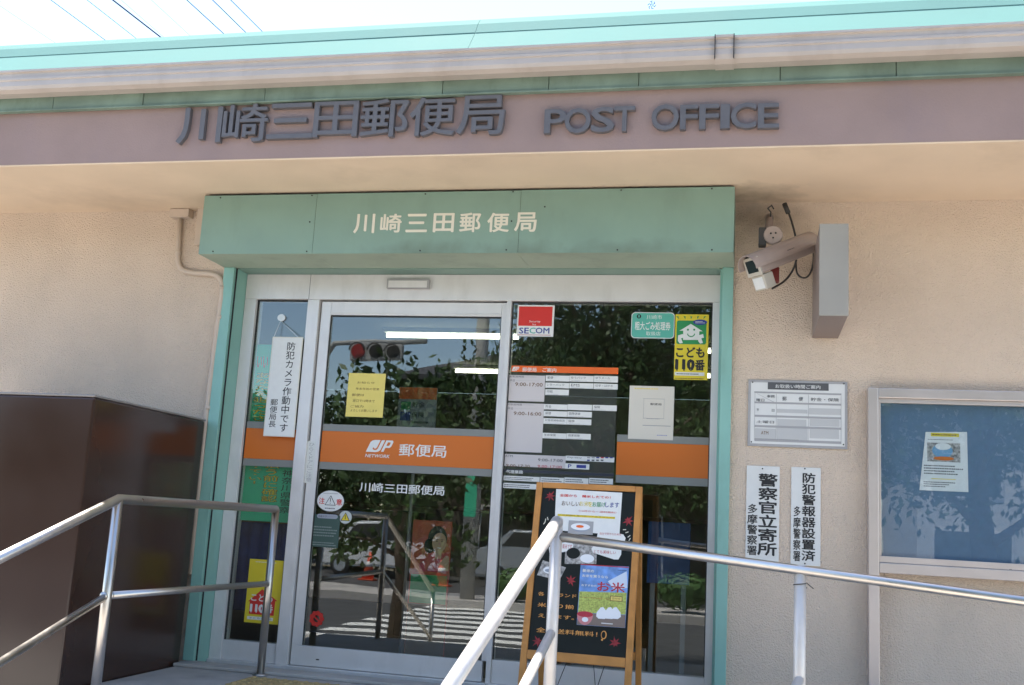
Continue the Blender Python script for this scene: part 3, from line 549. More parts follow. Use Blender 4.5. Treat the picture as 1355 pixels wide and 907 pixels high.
# yellow child-safety sticker
t, r = sheet('child_safety_sticker', PW, (894, 416.2), (936, 503.5), M['yellow'], 'tall yellow sticker with a green smiling-house emblem at the top right of the window', 'sticker')
def KS(x, y): return (815 + x / 6.975, 390 + y / 6.975)
kr = lambda a, b: uvrect(PW, KS(*a), KS(*b))
rect('green_field', PW, kr((563, 240), (832, 462)), .0018, M['green'], t, rad=.012)
P_ = lambda *q: [PW.uv(*KS(*x)) for x in q]
poly('emblem', PW, P_((588, 335), (622, 335), (620, 420), (768, 420), (770, 340), (800, 340), (692, 272)), .0027, M['white'], t)
for cx_, s in ((598, 1), (785, -1)): poly('emblem', PW, P_((cx_ - 24, 378), (cx_ + 20, 365), (cx_ + 28, 400), (cx_ + 4, 405), (cx_ + 20, 448), (cx_ - 8, 454), (cx_ - 26, 430)), .0034, M['white'], t)
for ex in (665, 723): u, v = PW.uv(*KS(ex, 326)); disc('emblem', PW, (u, v), .006, .006, .0035, M['green'], t, 12)
poly('emblem', PW, P_(*[(694 + 37 * math.cos(a), 362 + 32 * math.sin(a)) for a in [math.pi * k / 10 for k in range(11)]], *[(694 + 28 * math.cos(a), 362 + 22 * math.sin(a)) for a in [math.pi * k / 10 for k in range(10, -1, -1)]]), .0035, M['green'], t)
for x_, dx in ((580, -14), (640, -6), (695, 0), (752, 8), (810, 14)): poly('ray_mark', PW, P_((x_ + dx - 10, 202), (x_ + dx + 10, 202), (x_ - dx * .2, 228)), .0018, M['green'], t)
u, v = PW.uv(*KS(777, 257)); disc('oval_mark', PW, (u, v), .040, .016, .0036, M['blue'], t); fine('print', PW, kr((735, 245), (820, 270)), 2, .0046, M['white'], t, .9)
T(t, PW, 'こども', KS(560, 487), KS(815, 582), bold=.04); T(t, PW, '110', KS(556, 602), KS(718, 698), bold=.075); T(t, PW, '番', KS(732, 604), KS(817, 702), bold=.035)
rect('white_field', PW, kr((543, 715), (816, 752)), .0018, M['white'], t); fine('print', PW, kr((560, 722), (780, 746)), 1, .0028, M['grey'], t, .95); fine('print', PW, kr((545, 766), (812, 786)), 1, .002, M['browntext'], t, .98, 4, .6)
# white sheet with plan
t, r = sheet('pale_notice', PW, (833.5, 510.5), (890.5, 583), mat('paper_aged', (.66, .61, .53), .7), 'pale cream notice with a faint printed frame above the orange stripe at right', 'notice')
def WP(x, y): return (815 + x / 5.67, 490 + y / 5.67)
T(t, PW, '郵便局', WP(258, 247), WP(342, 266), off=.002, bold=.01)
for a, b in (((205, 215), (362, 217)), ((205, 362), (362, 364)), ((200, 417), (410, 418.5))): rect('rule', PW, uvrect(PW, WP(*a), WP(*b)), .0018, M['midgrey'], t)
for x_ in (207, 360): u = PW.uv(*WP(x_, 290))[0]; rect('rule', PW, (u, PW.uv(*WP(x_, 364))[1], u + .0015, PW.uv(*WP(x_, 215))[1]), .0019, M['midgrey'], t)
fine('print', PW, uvrect(PW, WP(230, 356), WP(340, 374)), 1, .002, M['midgrey'], t, .9); fine('print', PW, uvrect(PW, WP(140, 128), WP(325, 152)), 1, .002, M['paleyellow'], t, .95); fine('print', PW, uvrect(PW, WP(308, 482), WP(410, 500)), 1, .002, mat('print_lilac', (.3, .3, .5), .6), t, .8)
# service table film
film = thing('service_hours_film', PW.q(740, 650), 'opening-hours and services table printed on film with an orange heading in the right window', 'window film')
rect('dotted_film', PW, (PW.uv(668, 560)[0], PW.uv(740, 645)[1], PW.uv(814.5, 560)[0], PW.uv(745, 495)[1]), .0008, M['meshfilm'], film, .0003)
hr = uvrect(PW, (677, 484), (818, 495.5)); rect('heading', PW, hr, .0014, M['brightorange'], film)
jplogo(PW, uvrect(PW, (677.5, 485.5), (687.2, 491.5)), .0022, M['white'], M['brightorange'], film)
T(film, PW, '郵便局　ご案内', (691.5, 486.5), (736, 493), 'white', .0024, bold=.012)
lc = mat('film_lilac', (.60, .55, .54), .6)
for a, b in (((674.5, 496.5), (720, 532)), ((671.8, 533.3), (716.8, 599.5))): rect('hours_cell', PW, uvrect(PW, a, b), .0014, lc, film)
cells = (((722.5, 497), (753.4, 505.3), '郵便'), ((754, 497.3), (785.4, 505.8), 'ゆうパック'), ((786.3, 497.6), (817.6, 506.6), 'ゆうメール'), ((722, 506.5), (753, 514.3), 'レターパック'), ((753.8, 507), (785, 514.8), 'EMS'), ((785.9, 507.8), (817.3, 515.9), '切手・はがき'), ((721.8, 515.3), (752.6, 523.6), '印紙'),
         ((720, 535), (750.8, 542.9), '貯金'), ((751.4, 535.2), (783.3, 543.6), ''), ((784.3, 536), (816, 544.4), '保険'), ((719.8, 544), (750.3, 552), '振替'), ((751, 544.6), (783, 553), '国際送金'), ((719.3, 553.5), (750, 562), '公金収納取扱店'), ((750.6, 554.5), (782.3, 563), '国債'), ((718.2, 573), (749.3, 581.3), '生命保険'), ((749.9, 573.6), (781.5, 582.2), '損害保険'))
for a, b, s in cells:
    rect('service_cell', PW, uvrect(PW, a, b), .0014, M['white'], film)
    if s: T(film, PW, s, (a[0] + 2, a[1] + 1.2), (a[0] + 2 + min(26, 3.8 * len(s)), a[1] + 4.9), 'grey', .0023); fine('print', PW, uvrect(PW, (a[0] + 2, a[1] + 6), (a[0] + 14 + 2 * len(s), a[1] + 7.6)), 1, .0022, M['midgrey'], film, .95)
T(film, PW, '9:00-17:00', (682, 506.3), (718, 512), 'browntext', .0024, bold=.014); T(film, PW, '9:00-16:00', (680, 544.8), (716.2, 550.6), 'browntext', .0024, bold=.014)
for a in ((674.8, 497.2), (672.2, 534.2)):
    T(film, PW, 'お取扱時間', a, (a[0] + 18.5, a[1] + 3), 'grey', .0024); T(film, PW, '平日', (a[0], a[1] + 5), (a[0] + 6.5, a[1] + 8.2), 'grey', .0024); fine('print', PW, uvrect(PW, (a[0] + 20, a[1] + 1.2), (a[0] + 36, a[1] + 2.6)), 1, .0022, M['midgrey'], film, .95); fine('print', PW, uvrect(PW, (a[0] + 8, a[1] + 6.2), (a[0] + 40, a[1] + 7.6)), 1, .0022, M['midgrey'], film, .95)
rect('hours_cell', PW, uvrect(PW, (667.5, 600.8), (748, 620.2)), .0014, lc, film)
T(film, PW, 'ATM', (668.5, 602), (678.5, 605.2), 'grey', .0024); T(film, PW, '9:00-17:30', (670, 614.2), (701, 619), 'browntext', .0024, bold=.012); T(film, PW, '9:00-17:00', (712, 606.8), (744.5, 612), 'grey', .0024, bold=.012); T(film, PW, '9:00-17:00', (711.5, 615.4), (743.5, 620.2), 'crimson', .0024, bold=.012)
rect('service_cell', PW, uvrect(PW, (748.8, 603.2), (812.8, 612.2)), .0014, M['white'], film); rect('service_cell', PW, uvrect(PW, (748.3, 613.3), (779.7, 621.8)), .0014, M['white'], film)
for k in range(6): rect('card_mark', PW, uvrect(PW, (777 + 6 * k, 605), (781 + 6 * k, 606.8)), .0022, M[('midgrey', 'midgrey', 'blue', 'crimson', 'blue', 'blue')[k]], film)
for k in range(4): rect('card_mark', PW, uvrect(PW, (777 + 6 * k, 608.4), (780.5 + 6 * k, 610.4)), .0022, M[('blue', 'grey', 'grey', 'grey')[k]], film)
rect('card_mark', PW, uvrect(PW, (763, 615.3), (775.5, 620)), .0022, M['blue'], film); T(film, PW, 'P', (752, 614.6), (756, 619.5), 'blue', .0024, bold=.02)
T(film, PW, 'Pay-easy', (751, 604.3), (770, 607.5), 'grey', .0024)
rect('agency_heading', PW, uvrect(PW, (666.5, 620.8), (812.5, 630.8)), .0014, mat('film_navy', (.03, .034, .05), .5), film); T(film, PW, '代理業務', (670, 622), (692, 627.3), 'white', .0024, bold=.02)
for a, b in (((666.2, 629.5), (714, 638)), ((715.3, 631.4), (746, 640.2)), ((747, 632), (778.6, 641)), ((779.8, 632.6), (811, 641.5)), ((665.6, 639), (709.5, 648))):
    rect('service_cell', PW, uvrect(PW, a, b), .0016, M['white'], film); fine('print', PW, uvrect(PW, (a[0] + 1.5, a[1] + 1.2), (b[0] - 1.5, b[1] - 1)), 2, .0026, M['grey'], film, .85, int(a[0]))
# notices on door
t, r = sheet('yellow_notice', PD, (462, 493.8), (506.3, 553), M['paleyellow'], 'handwritten yellow paper taped to the upper left of the sliding door', 'notice')
for k, (s, a, b) in enumerate((('お知らせ', (473, 505), (496, 508.5)), ('年末年始の営業', (471, 513), (502, 517)), ('郵便は', (466, 521), (482, 525)), ('窓口で12時まで', (467, 528.5), (496, 533)), ('ご協力', (464, 536), (481, 540)), ('よろしくお願いします', (464, 541.5), (499, 546)))): T(t, PD, s, a, b, 'browntext', .0022)
def oval(name, c, ru, rv, m, label):
    u, v = PD.uv(*c); t = thing(name, PD.p(u, v - rv), label, 'sticker'); disc('sheet', PD, (u, v), ru, rv, .001, m, t, 32); return t, u, v
t, u, v = oval('caution_sticker', (437.5, 663.2), .086, .062, M['white'], 'white oval sticker with a red warning and black triangle on the sliding door')
tri = lambda s, dv=0: [(u - s, v - s * .72 + dv), (u + s, v - s * .72 + dv), (u, v + s * .95 + dv)]
poly('triangle', PD, tri(.036), .0018, M['black'], t); poly('triangle', PD, tri(.030, -.001), .0026, M['white'], t); rect('exclamation', PD, (u - .002, v - .004, u + .002, v + .018), .0034, M['black'], t); rect('exclamation', PD, (u - .002, v - .016, u + .002, v - .011), .0034, M['black'], t)
text('lettering', '注', PD, (u - .074, v - .019, u - .038, v + .017), .0022, M['red'], t, bold=.02); text('lettering', '意', PD, (u + .038, v - .022, u + .074, v + .014), .0022, M['red'], t, bold=.02); fine('print', PD, (u - .05, v + .040, u + .05, v + .049), 1, .002, M['midgrey'], t, .95); fine('print', PD, (u - .032, v - .050, u + .032, v - .038), 1, .002, M['grey'], t, .95)
t, u, v = oval('triangle_sticker', (457.2, 684.7), .040, .038, mat('sticker_silver', (.5, .52, .5), .4), 'small round silver sticker with a yellow warning triangle on the sliding door')
poly('triangle', PD, tri(.030), .0018, M['black'], t); poly('triangle', PD, tri(.024, -.001), .0026, M['yellow'], t); rect('exclamation', PD, (u - .002, v - .012, u + .002, v + .012), .0034, M['black'], t)
t, r = sheet('instruction_sticker', PD, (412.5, 680.5), (447, 725.5), mat('sticker_green', (.045, .09, .075), .5), 'dark green instruction sticker of fine print below the oval sticker on the door', 'sticker')
rect('tab', PD, uvrect(PD, (420, 680), (446.8, 687.2)), .0018, mat('sticker_lilac', (.36, .38, .44), .5), t, rad=.014); T(t, PD, '自動ドア', (422, 681.6), (432.5, 685.6), 'grey', .003)
fine('print', PD, uvrect(PD, (414, 695), (446, 712)), 4, .002, mat('print_pale', (.2, .24, .22), .6), t, .9, 8); fine('print', PD, uvrect(PD, (413, 716), (445, 724)), 2, .002, MATS['print_pale'], t, .9, 9)
def bloom(pl, c, R_, parent, m, off):
    u, v = pl.uv(*c)
    for k in range(9): a = 2 * math.pi * k / 9; disc('petal', pl, (u + .68 * R_ * math.cos(a), v + .68 * R_ * math.sin(a)), R_ * .30, R_ * .30, off + .0003 * (k % 2), m, parent, 10, th=.0002)
    poly('ring', pl, [(u + R_ * .75 * math.cos(a), v + R_ * .75 * math.sin(a)) for a in [2 * math.pi * k / 20 for k in range(21)]] + [(u + R_ * .42 * math.cos(a), v + R_ * .42 * math.sin(a)) for a in [2 * math.pi * k / 20 for k in range(20, -1, -1)]], off + .001, m, parent, .0002)
    poly('bar', pl, [(u - R_ * .55, v + R_ * .3), (u - R_ * .4, v + R_ * .42), (u + R_ * .55, v - R_ * .3), (u + R_ * .4, v - R_ * .42)], off + .0013, m, parent, .0002)
def maple(pl, c, R_, parent, m, off, rot=0.):
    u, v = pl.uv(*c); q = []
    for k in range(14):
        a = rot + math.pi / 2 + 2 * math.pi * k / 14; r_ = R_ * ((1, .86, .95, .62, .9, .8, .5)[min(k // 2, (14 - k) // 2) % 7] if k % 2 == 0 else .34); q.append((u + r_ * math.cos(a), v + r_ * math.sin(a)))
    poly('leaf_print', pl, q, off, m, parent, .0002)
t = thing('no_smoking_sticker', PD.q(419, 833), 'small red round no-smoking sticker low on the left of the sliding door', 'sticker'); bloom(PD, (419, 819), .048, t, M['red'], .001); fine('print', PD, uvrect(PD, (410, 834.5), (427.5, 838)), 1, .001, M['grey'], t, .95)
PSt = PL((0, YD, 0)); t, r = sheet('stile_label', PSt, (407.5, 584), (413.5, 640), mat('label_clear', (.66, .66, .62), .4), 'narrow pale vertical label on the left stile of the sliding door', 'label', .0006); text('lettering', 'ひらくドアにご注意', PSt, (r[0] + .008, r[1] + .01, r[2] - .008, r[3] - .01), .0016, M['midgrey'], t, vert=True)
# hanging board in the narrow window
PH = PL((0, YF - .012, 0)); r = uvrect(PH, (362.2, 444.7), (389, 577)); r = (PH.uv(364.5, 445)[0], r[1], PH.uv(388.5, 578)[0] - .0, r[3]); r = (PH.uv(348, 577)[0], PH.uv(368, 578)[1], PH.uv(401, 447)[0], PH.uv(380, 446)[1])
hb = thing('hanging_board', PH.p((r[0] + r[2]) / 2, r[1], 0), 'white board of vertical Japanese writing hung from a suction cup in the narrow left window', 'notice board')
box('board', r[0], r[2], YF - .0115, YF - .006, r[1], r[3], M['cream'], hb, .001); rect('face', PH, (r[0] + .006, r[1] + .006, r[2] - .006, r[3] - .006), .0, M['white'], hb, .0005)
wdt = r[2] - r[0]; hgt = r[3] - r[1]
text('lettering', '防犯カメラ作動中です', PH, (r[0] + wdt * .50, r[1] + hgt * .05, r[0] + wdt * .78, r[1] + hgt * .945), .0012, M['black'], hb, bold=.01, vert=True); text('lettering', '郵便局長', PH, (r[0] + wdt * .14, r[1] + hgt * .09, r[0] + wdt * .38, r[1] + hgt * .37), .0012, M['black'], hb, bold=.008, vert=True)
cu_ = PW.uv(373, 421); disc('suction_cup', PW, cu_, .026, .022, .002, M['cup'], hb, 20, th=.008)
for s, (qx, qy) in ((0, (338, 455)), (1, (394, 446))): tube('string', [PW.p(cu_[0], cu_[1] - .02, .012), PH.p(r[0] + .01 if not s else r[2] - .03, r[3] - .004, .004)], .0015, M['white'], hb, 6)
# green posters and blue cloth behind the narrow window
PG = PL((0, YP + .05, 0))
t, r = sheet('green_poster', PG, (339, 456), (366, 574), M['bannergreen'], 'upper green poster with yellow writing behind the narrow left window', 'poster', 0)
T(t, PG, 'いい', (341, 472), (354, 487), 'red', .0012, bold=.02); text('lettering', 'あなたを狙ったさぎ', PG, uvrect(PG, (338.5, 493), (352, 566)), .001, M['browntext'], t, bold=.03, vert=True); text('lettering', 'あなたを狙ったさぎ', PG, uvrect(PG, (339.2, 493.5), (351.6, 565.5)), .0022, M['yellow'], t, bold=.0, vert=True)
t, r = sheet('green_poster', PG, (318.5, 609), (381, 692), M['bannergreen'], 'lower green poster with yellow writing behind the narrow left window', 'poster', 0)
for s, a, b in (('い・て・い!', (331, 611), (345, 641)), ('払う前に確認', (350, 611), (366, 665))): text('lettering', s, PG, uvrect(PG, a, b), .001, M['browntext'], t, bold=.03, vert=True); text('lettering', s, PG, uvrect(PG, (a[0] + .6, a[1] + .5), (b[0] - .6, b[1] - .5)), .0022, M['yellow'], t, vert=True)
text('lettering', '神奈川県警察', PG, uvrect(PG, (374, 622), (384, 680)), .001, M['black'], t, vert=True)
r = uvrect(PL((0, YP + .12, 0)), (312, 690), (372, 812)); bm = bmesh.new(); n = 24; top = []; bot = []
for k in range(n + 1):
    x = r[0] + (r[2] - r[0]) * k / n; yy = YP + .12 + .012 * math.sin(k * 1.3); top.append(bm.verts.new((x, yy, r[3]))); bot.append(bm.verts.new((x, yy + .008 * math.sin(k * .7), r[1])))
for k in range(n): bm.faces.new((top[k], top[k + 1], bot[k + 1], bot[k]))
bmesh.ops.solidify(bm, geom=list(bm.faces), thickness=.003)
tag(from_bm('blue_cloth', bm, M['bluecloth'], None, True), 'deep blue cloth hanging behind the foot of the narrow left window', 'cloth')
t, r = sheet('child_safety_sticker', PW, (331, 739.5), (368, 827), M['yellow'], 'tall yellow sticker with white-on-red writing low in the narrow left window', 'sticker'); t['group'] = 'x'; del t['group']
PKs = lambda x, y: (240 + x / 4.38, 700 + y / 4.38)
fine('print', PW, uvrect(PW, PKs(432, 186), PKs(560, 204)), 1, .002, M['white'], t, .95); poly('red_house', PW, [PW.uv(*PKs(*q)) for q in ((392, 492), (398, 420), (388, 420), (470, 350), (558, 420), (545, 420), (535, 505))], .0018, M['red'], t)
T(t, PW, 'こども', PKs(408, 375), PKs(528, 425), 'white', .003, bold=.03); T(t, PW, '110', PKs(404, 437), PKs(476, 486), 'white', .003, bold=.075); T(t, PW, '番', PKs(482, 438), PKs(528, 489), 'white', .003, bold=.035); rect('white_field', PW, uvrect(PW, PKs(383, 505), PKs(530, 535)), .0018, M['white'], t); T(t, PW, '子どもを守る', PKs(392, 509), PKs(526, 530), 'grey', .0028)

# ================================================================ INSIDE THINGS
for i, (px, py, ln, lab) in enumerate(((512, 444, 1.27, 'bright fluorescent tube on the ceiling, the longest seen through the door'), (603, 491, .62, 'bright fluorescent tube farther back, lower one seen through the door'), (936, 465, 1.27, 'fluorescent tube showing beside the yellow sticker, upper of the two'), (934, 498, 1.27, 'fluorescent tube showing beside the yellow sticker, lower of the two'))):
    q = PL((0, 0, RZ - .06), (1, 0, 0), (0, 1, 0)); u, v = q.uv(px, py)
    L_ = thing('fluorescent_lamp', (u + ln / 2, v, RZ), lab, 'ceiling lamp', 'fluorescent lamps inside'); 
    box('fixture', u - .02, u + ln + .02, v - .06, v + .06, RZ - .035, RZ - .0005, M['white'], L_, .006); tube('lamp_tube', [(u, v, RZ - .062), (u + ln, v, RZ - .062)], .018, M['tube'], L_, 10)
PB = PL((0, .55, 0)); r = uvrect(PB, (553, 688), (589, 880)); ur = PB.uv(594, 760)[0]; r = (r[0] - .03, ZL + .03, ur, r[3])
bn = thing('standing_banner', ((r[0] + r[2]) / 2, .57, ZL + .012), 'printed stand of a smiling dark-haired person in a red top, behind the door glass', 'display stand')
box('panel', r[0], r[2], .5505, .565, ZL + .03, r[3], M['bannerred'], bn, .002); box('foot', r[0] + .02, r[2] - .02, .45, .75, ZL + .0125, ZL + .029, M['midgrey'], bn, .004)
DB = lambda x, y: PB.uv(410 + x / 5.018, 560 + y / 5.018)
ctr = DB(850, 770); 
disc('printed_hair', PB, DB(848, 770), .062, .080, .001, M['hair'], bn); disc('printed_hair', PB, DB(795, 815), .035, .045, .001, M['hair'], bn)
disc('printed_face', PB, (ctr[0] + .012, ctr[1] - .022), .046, .060, .002, M['skin'], bn); rect('printed_neck', PB, (ctr[0] - .01, ctr[1] - .12, ctr[0] + .03, ctr[1] - .06), .0016, M['skin'], bn)
fc = (ctr[0] + .012, ctr[1] - .022)
for s in (-1, 1): disc('printed_eye', PB, (fc[0] + s * .017, fc[1] + .008), .006, .003, .003, M['hair'], bn, 10); disc('printed_brow', PB, (fc[0] + s * .017, fc[1] + .018), .009, .002, .003, M['hair'], bn, 10)
disc('printed_mouth', PB, (fc[0] + .002, fc[1] - .03), .014, .006, .003, M['white'], bn, 14, 180, 360); rect('dark_panel', PB, (r[0] + .004, r[1] + .01, r[2] - .004, PB.uv(580, 801)[1]), .001, M['counter'], bn); disc('printed_nose', PB, (fc[0] + .002, fc[1] - .008), .004, .007, .003, M['pink'], bn, 10)
poly('printed_top', PB, [DB(720, 985), DB(735, 900), DB(800, 862), DB(905, 862), DB(925, 900), DB(925, 990)], .0012, M['crimson'], bn); poly('printed_arm', PB, [DB(850, 940), DB(905, 880), DB(925, 890), DB(920, 985), DB(870, 985)], .0022, M['skin'], bn)
rect('green_panel', PB, (r[0] + .01, PB.uv(580, 800)[1], r[2] - .01, PB.uv(580, 762)[1]), .001, M['green'], bn)
PI = PL((0, .9, 0)); r = uvrect(PI, (528.5, 512), (575.5, 565)); t = thing('savings_sign', PI.p((r[0] + r[2]) / 2, r[1], -.02), 'small grey sign with an orange top and two coloured squares, inside behind the door', 'sign')
box('panel', r[0], r[2], .901, .912, r[1] - .02, r[3], M['midgrey'], t, .002); zt = PI.uv(550, 528.5)[1]; rect('orange_top', PI, (r[0] + .002, zt, r[2] - .002, r[3] - .002), .0, M['brightorange'], t)
rect('green_square', PI, uvrect(PI, (531, 531.5), (543, 543)), .0, M['green'], t); rect('blue_square', PI, uvrect(PI, (530, 545), (542.5, 557)), .0, M['blue'], t); T(t, PI, '貯金', (546, 532), (562, 539.5), 'black', .001, bold=.01); T(t, PI, '保険', (545, 545.5), (561, 553), 'black', .001, bold=.01); rect('dark_bar', PI, uvrect(PI, (544.5, 557.5), (566, 561)), .0, M['grey'], t)
tube('stand_pole', [((r[0] + r[2]) / 2, .92, ZL + .03), ((r[0] + r[2]) / 2, .92, r[1])], .012, M['midgrey'], t, 10); box('stand_base', (r[0] + r[2]) / 2 - .14, (r[0] + r[2]) / 2 + .14, .80, 1.04, ZL + .0125, ZL + .028, M['midgrey'], t, .004)
ct = thing('writing_counter', (-3.4, 2.4, ZL + .012), 'dark wooden writing counter inside, left of the printed stand', 'counter')
box('counter_top', -4.6, -2.55, 2.1, 2.75, .92, .96, M['counter'], ct, .004); box('front_panel', -4.55, -2.6, 2.25, 2.29, .2, .915, M['counter'], ct, .003)
for x in (-4.5, -2.66): box('leg', x, x + .05, 2.16, 2.21, ZL + .0125, .915, M['counter'], ct, .003); box('leg', x, x + .05, 2.62, 2.67, ZL + .0125, .915, M['counter'], ct, .003)
sv = thing('service_counter', (-1, 5.6, ZL + .012), 'long service counter at the back of the dim office', 'counter')
box('counter_top', -6.0, 3.0, 5.2, 5.9, .98, 1.02, M['counter'], sv, .004); box('front_panel', -6.0, 3.0, 5.35, 5.40, ZL + .0125, .979, M['wallin'], sv, .003)
r = uvrect(PL((0, .75, 0)), (858, 690), (912, 775)); bp_ = thing('display_stand', ((r[0] + r[2]) / 2, .77, ZL + .012), 'blue display panel inside the right window beside the blackboard sign', 'display panel')
box('panel', r[0], r[2], .76, .78, r[1], r[3], mat('panel_blue', (.05, .11, .30), .6, var=.15, vscale=8), bp_, .003)
for x in (r[0] + .02, r[2] - .05): box('leg', x, x + .03, .781, .80, ZL + .0125, r[3] - .1, M['midgrey'], bp_, .002)

# ================================================================ BROWN CABINET, HANDRAILS, BLACKBOARD
cb = thing('brown_cabinet', (-3.9, -.62, ZS), 'tall glossy dark brown steel cabinet standing left of the door', 'cabinet')
box('body', -4.62, -3.203, -1.175, -.065, ZS, 1.372, M['brown'], cb, .012); box('top_lip', -4.625, -3.199, -1.182, -.06, 1.3725, 1.384, M['brownlip'], cb, .004)
box('corner_trim', -3.2035, -3.2, -1.168, -1.15, ZS, 1.36, M['brownlip'], cb, 0) if False else None
RT = .0215
A = Vector((-2.635, -.182, 0)); B = Vector((-2.715, -1.62, 0)); zt, zm = .872, .455
dr = (B - A).normalized(); sl_ = .37
lh = thing('handrail', (-2.68, -1.0, ZL), 'grey steel handrail with two bars left of the door, sloping down past the brown cabinet', 'handrail')
E1 = B + dr * 1.75; up3 = lambda p, z: Vector((p.x, p.y, z))
tube('top_rail', [up3(A, zt), up3(B, zt), up3(E1, zt - sl_ * 1.75)], RT, M['steel'], lh, 18)
tube('middle_rail', [up3(A, zm), up3(B, zm)], RT * .75, M['steel'], lh, 14); tube('middle_rail', [up3(B, zm), up3(E1, zm - sl_ * 1.75)], RT * .75, M['steel'], lh, 14)
tube('post', [up3(A, ZL), up3(A, zt)], RT, M['steel'], lh, 18); tube('post', [up3(B, ZL), up3(B, zt - .004)], RT, M['steel'], lh, 18); tube('post', [up3(E1, ZS), up3(E1, zt - sl_ * 1.75)], RT, M['steel'], lh, 18)
for q, z in ((A, ZL), (B, ZL), (E1, ZS)): tube('base_flange', [up3(q, z + .0005), up3(q, z + .008)], .045, M['steel'], lh, 18)
for q, z, d in ((A, zm, -dr), (B, zm, dr), (B, zm, -dr)): tube('weld', [up3(q, z) + d * -.019, up3(q, z) + d * -.026], RT * .83, M['steel'], lh, 14)
YRr = -1.66; Cc = Vector((-.735, YRr, 0)); rh = thing('handrail', (-.7, YRr, ZL), 'pale pipe handrail in front of the blackboard sign, running right along the ramp', 'handrail')
zc = .878; dC = Vector((-.06, -1.22, 0)).normalized(); E2 = Cc + dC * 1.62; s2 = .385
tube('stair_rail', [up3(Cc, zc), up3(E2, zc - s2 * 1.62)], .0245, M['paintrail'], rh, 20)
bm = bmesh.new(); bmesh.ops.create_uvsphere(bm, u_segments=18, v_segments=12, radius=.0246, matrix=Matrix.Translation(up3(Cc, zc))); from_bm('elbow', bm, M['paintrail'], rh, True)
tube('post', [up3(Cc, ZL), up3(Cc, zc)], .0235, M['paintrail'], rh, 20); tube('post', [up3(E2, ZS), up3(E2, zc - s2 * 1.62)], .0235, M['paintrail'], rh, 20)
zl2 = PL((0, YRr, 0)).uv(733, 838)[1]; tube('lower_stair_rail', [up3(Cc + dC * .012, zl2), up3(E2, zl2 - s2 * 1.62)], .0185, M['paintrail'], rh, 16)
pr_ = PL((0, YRr, 0)); q0 = pr_.q(748, 711.5); q1 = pr_.q(1355, 795.5); dd_ = (q1 - q0).normalized(); qe = q0 + dd_ * 4.2
tube('ramp_rail', [q0 - dd_ * .03, qe], .0185, M['steel'], rh, 18)
ex = pr_.q(1059, 751)
tube('post', [Vector((ex.x, YRr + .01, rampz(ex.x))), Vector((ex.x, YRr + .01, ex.z + .008))], .0225, M['paintrail'], rh, 18)
tube('post', [Vector((qe.x, YRr, -.35)), Vector((qe.x, YRr, qe.z))], .0225, M['paintrail'], rh, 18)
tube('tie_wire', [Vector((ex.x + .024 * math.cos(a), YRr + .01 + .024 * math.sin(a), pr_.uv(1062, 778)[1] + .002 * k)) for k, a in enumerate([i * .7 for i in range(10)])] + [pr_.q(1076, 779, .02)], .0018, M['cable'], rh, 6)
ez = pr_.uv(1060, 900)[1]; tube('lower_ramp_rail', [Vector((ex.x, YRr - .0, ez)), Vector((ex.x - .10, YRr - .30, ez - .14)), Vector((ex.x - .22, YRr - .9, ez - .5))], .0185, M['paintrail'], rh, 16)
for q, z in ((Cc, ZL), (E2, ZS)): tube('base_flange', [up3(q, z + .0005), up3(q, z + .008)], .05, M['paintrail'], rh, 18)

# blackboard easel
lean = math.radians(11); rz = math.radians(-1.5)
UU = Vector((math.cos(rz), math.sin(rz), 0)); VV = Vector((-math.sin(rz) * math.sin(lean), math.cos(rz) * math.sin(lean), math.cos(lean)))
O = Vector((-.5, -.60, ZL)); BP = PL(O, UU, VV)
def EB(x, y): return (560 + x / 3.397, 640 + y / 3.397)
lu0 = BP.uv(*EB(508, 12))[0]; lu1 = BP.uv(*EB(985, 12))[0]; bt = BP.uv(*EB(740, 2))[1]; iu0 = BP.uv(*EB(490, 500))[0]
eb = thing('blackboard_sign', BP.p((lu0 + lu1) / 2, 0, -.15), 'orange wooden A-frame blackboard covered in flyers in front of the right window', 'sign stand')
frm = lambda v: BP.p(v.x, v.z, -v.y)
fwd = .033; 
def bx(name, a, b, c, d, y0, y1, m, par, bev=.004): return box(name, a, b, y0, y1, c, d, m, par, bev, frm)
vb = BP.uv(*EB(690, 765))[1]; fb = vb - .045
bx('stile', lu0, lu0 + fwd, 0, bt - .001, 0, .028, M['wood'], eb); bx('stile', lu1 - fwd, lu1, 0, bt - .001, 0, .028, M['wood'], eb)
bx('rail', lu0 + fwd + .0005, lu1 - fwd - .0005, bt - .030, bt, .0008, .0275, M['wood'], eb); bx('rail', lu0 + fwd + .0005, lu1 - fwd - .0005, fb, vb, .0008, .0275, M['wood'], eb)
bx('chalkboard', lu0 + fwd + .0003, lu1 - fwd - .0003, vb + .0003, bt - .0303, .008, .016, M['chalk'], eb, 0)
BK = PL(BP.p(0, 0, -.03), UU, Vector((0, -math.sin(lean) * .9, 1)))
topp = BP.p(0, bt - .02, -.033); lean2 = math.radians(13)
VB = Vector((math.sin(rz) * math.sin(lean2), -math.cos(rz) * math.sin(lean2), math.cos(lean2))); hgt2 = (topp.z - ZL) / VB.z; OB = topp - VB * hgt2; BB = PL(OB, UU, VB)
frb = lambda v: BB.p(v.x, v.z, -v.y)
for a in (lu0 + .004, lu1 - .034): box('rear_leg', a, a + .03, .0, .024, .0, hgt2, M['wood'], eb, .004, frb)
box('rear_rail', lu0 + .035, lu1 - .035, .002, .022, .25, .29, M['wood'], eb, .003, frb)
for a in (lu0 + .17, lu1 - .19): tube('chain', [BP.p(a, fb - .0, -.02), BP.p(a + .01, fb - .12, -.08), BB.p(a + .02, .29, .0)], .002, M['cable'], eb, 6)
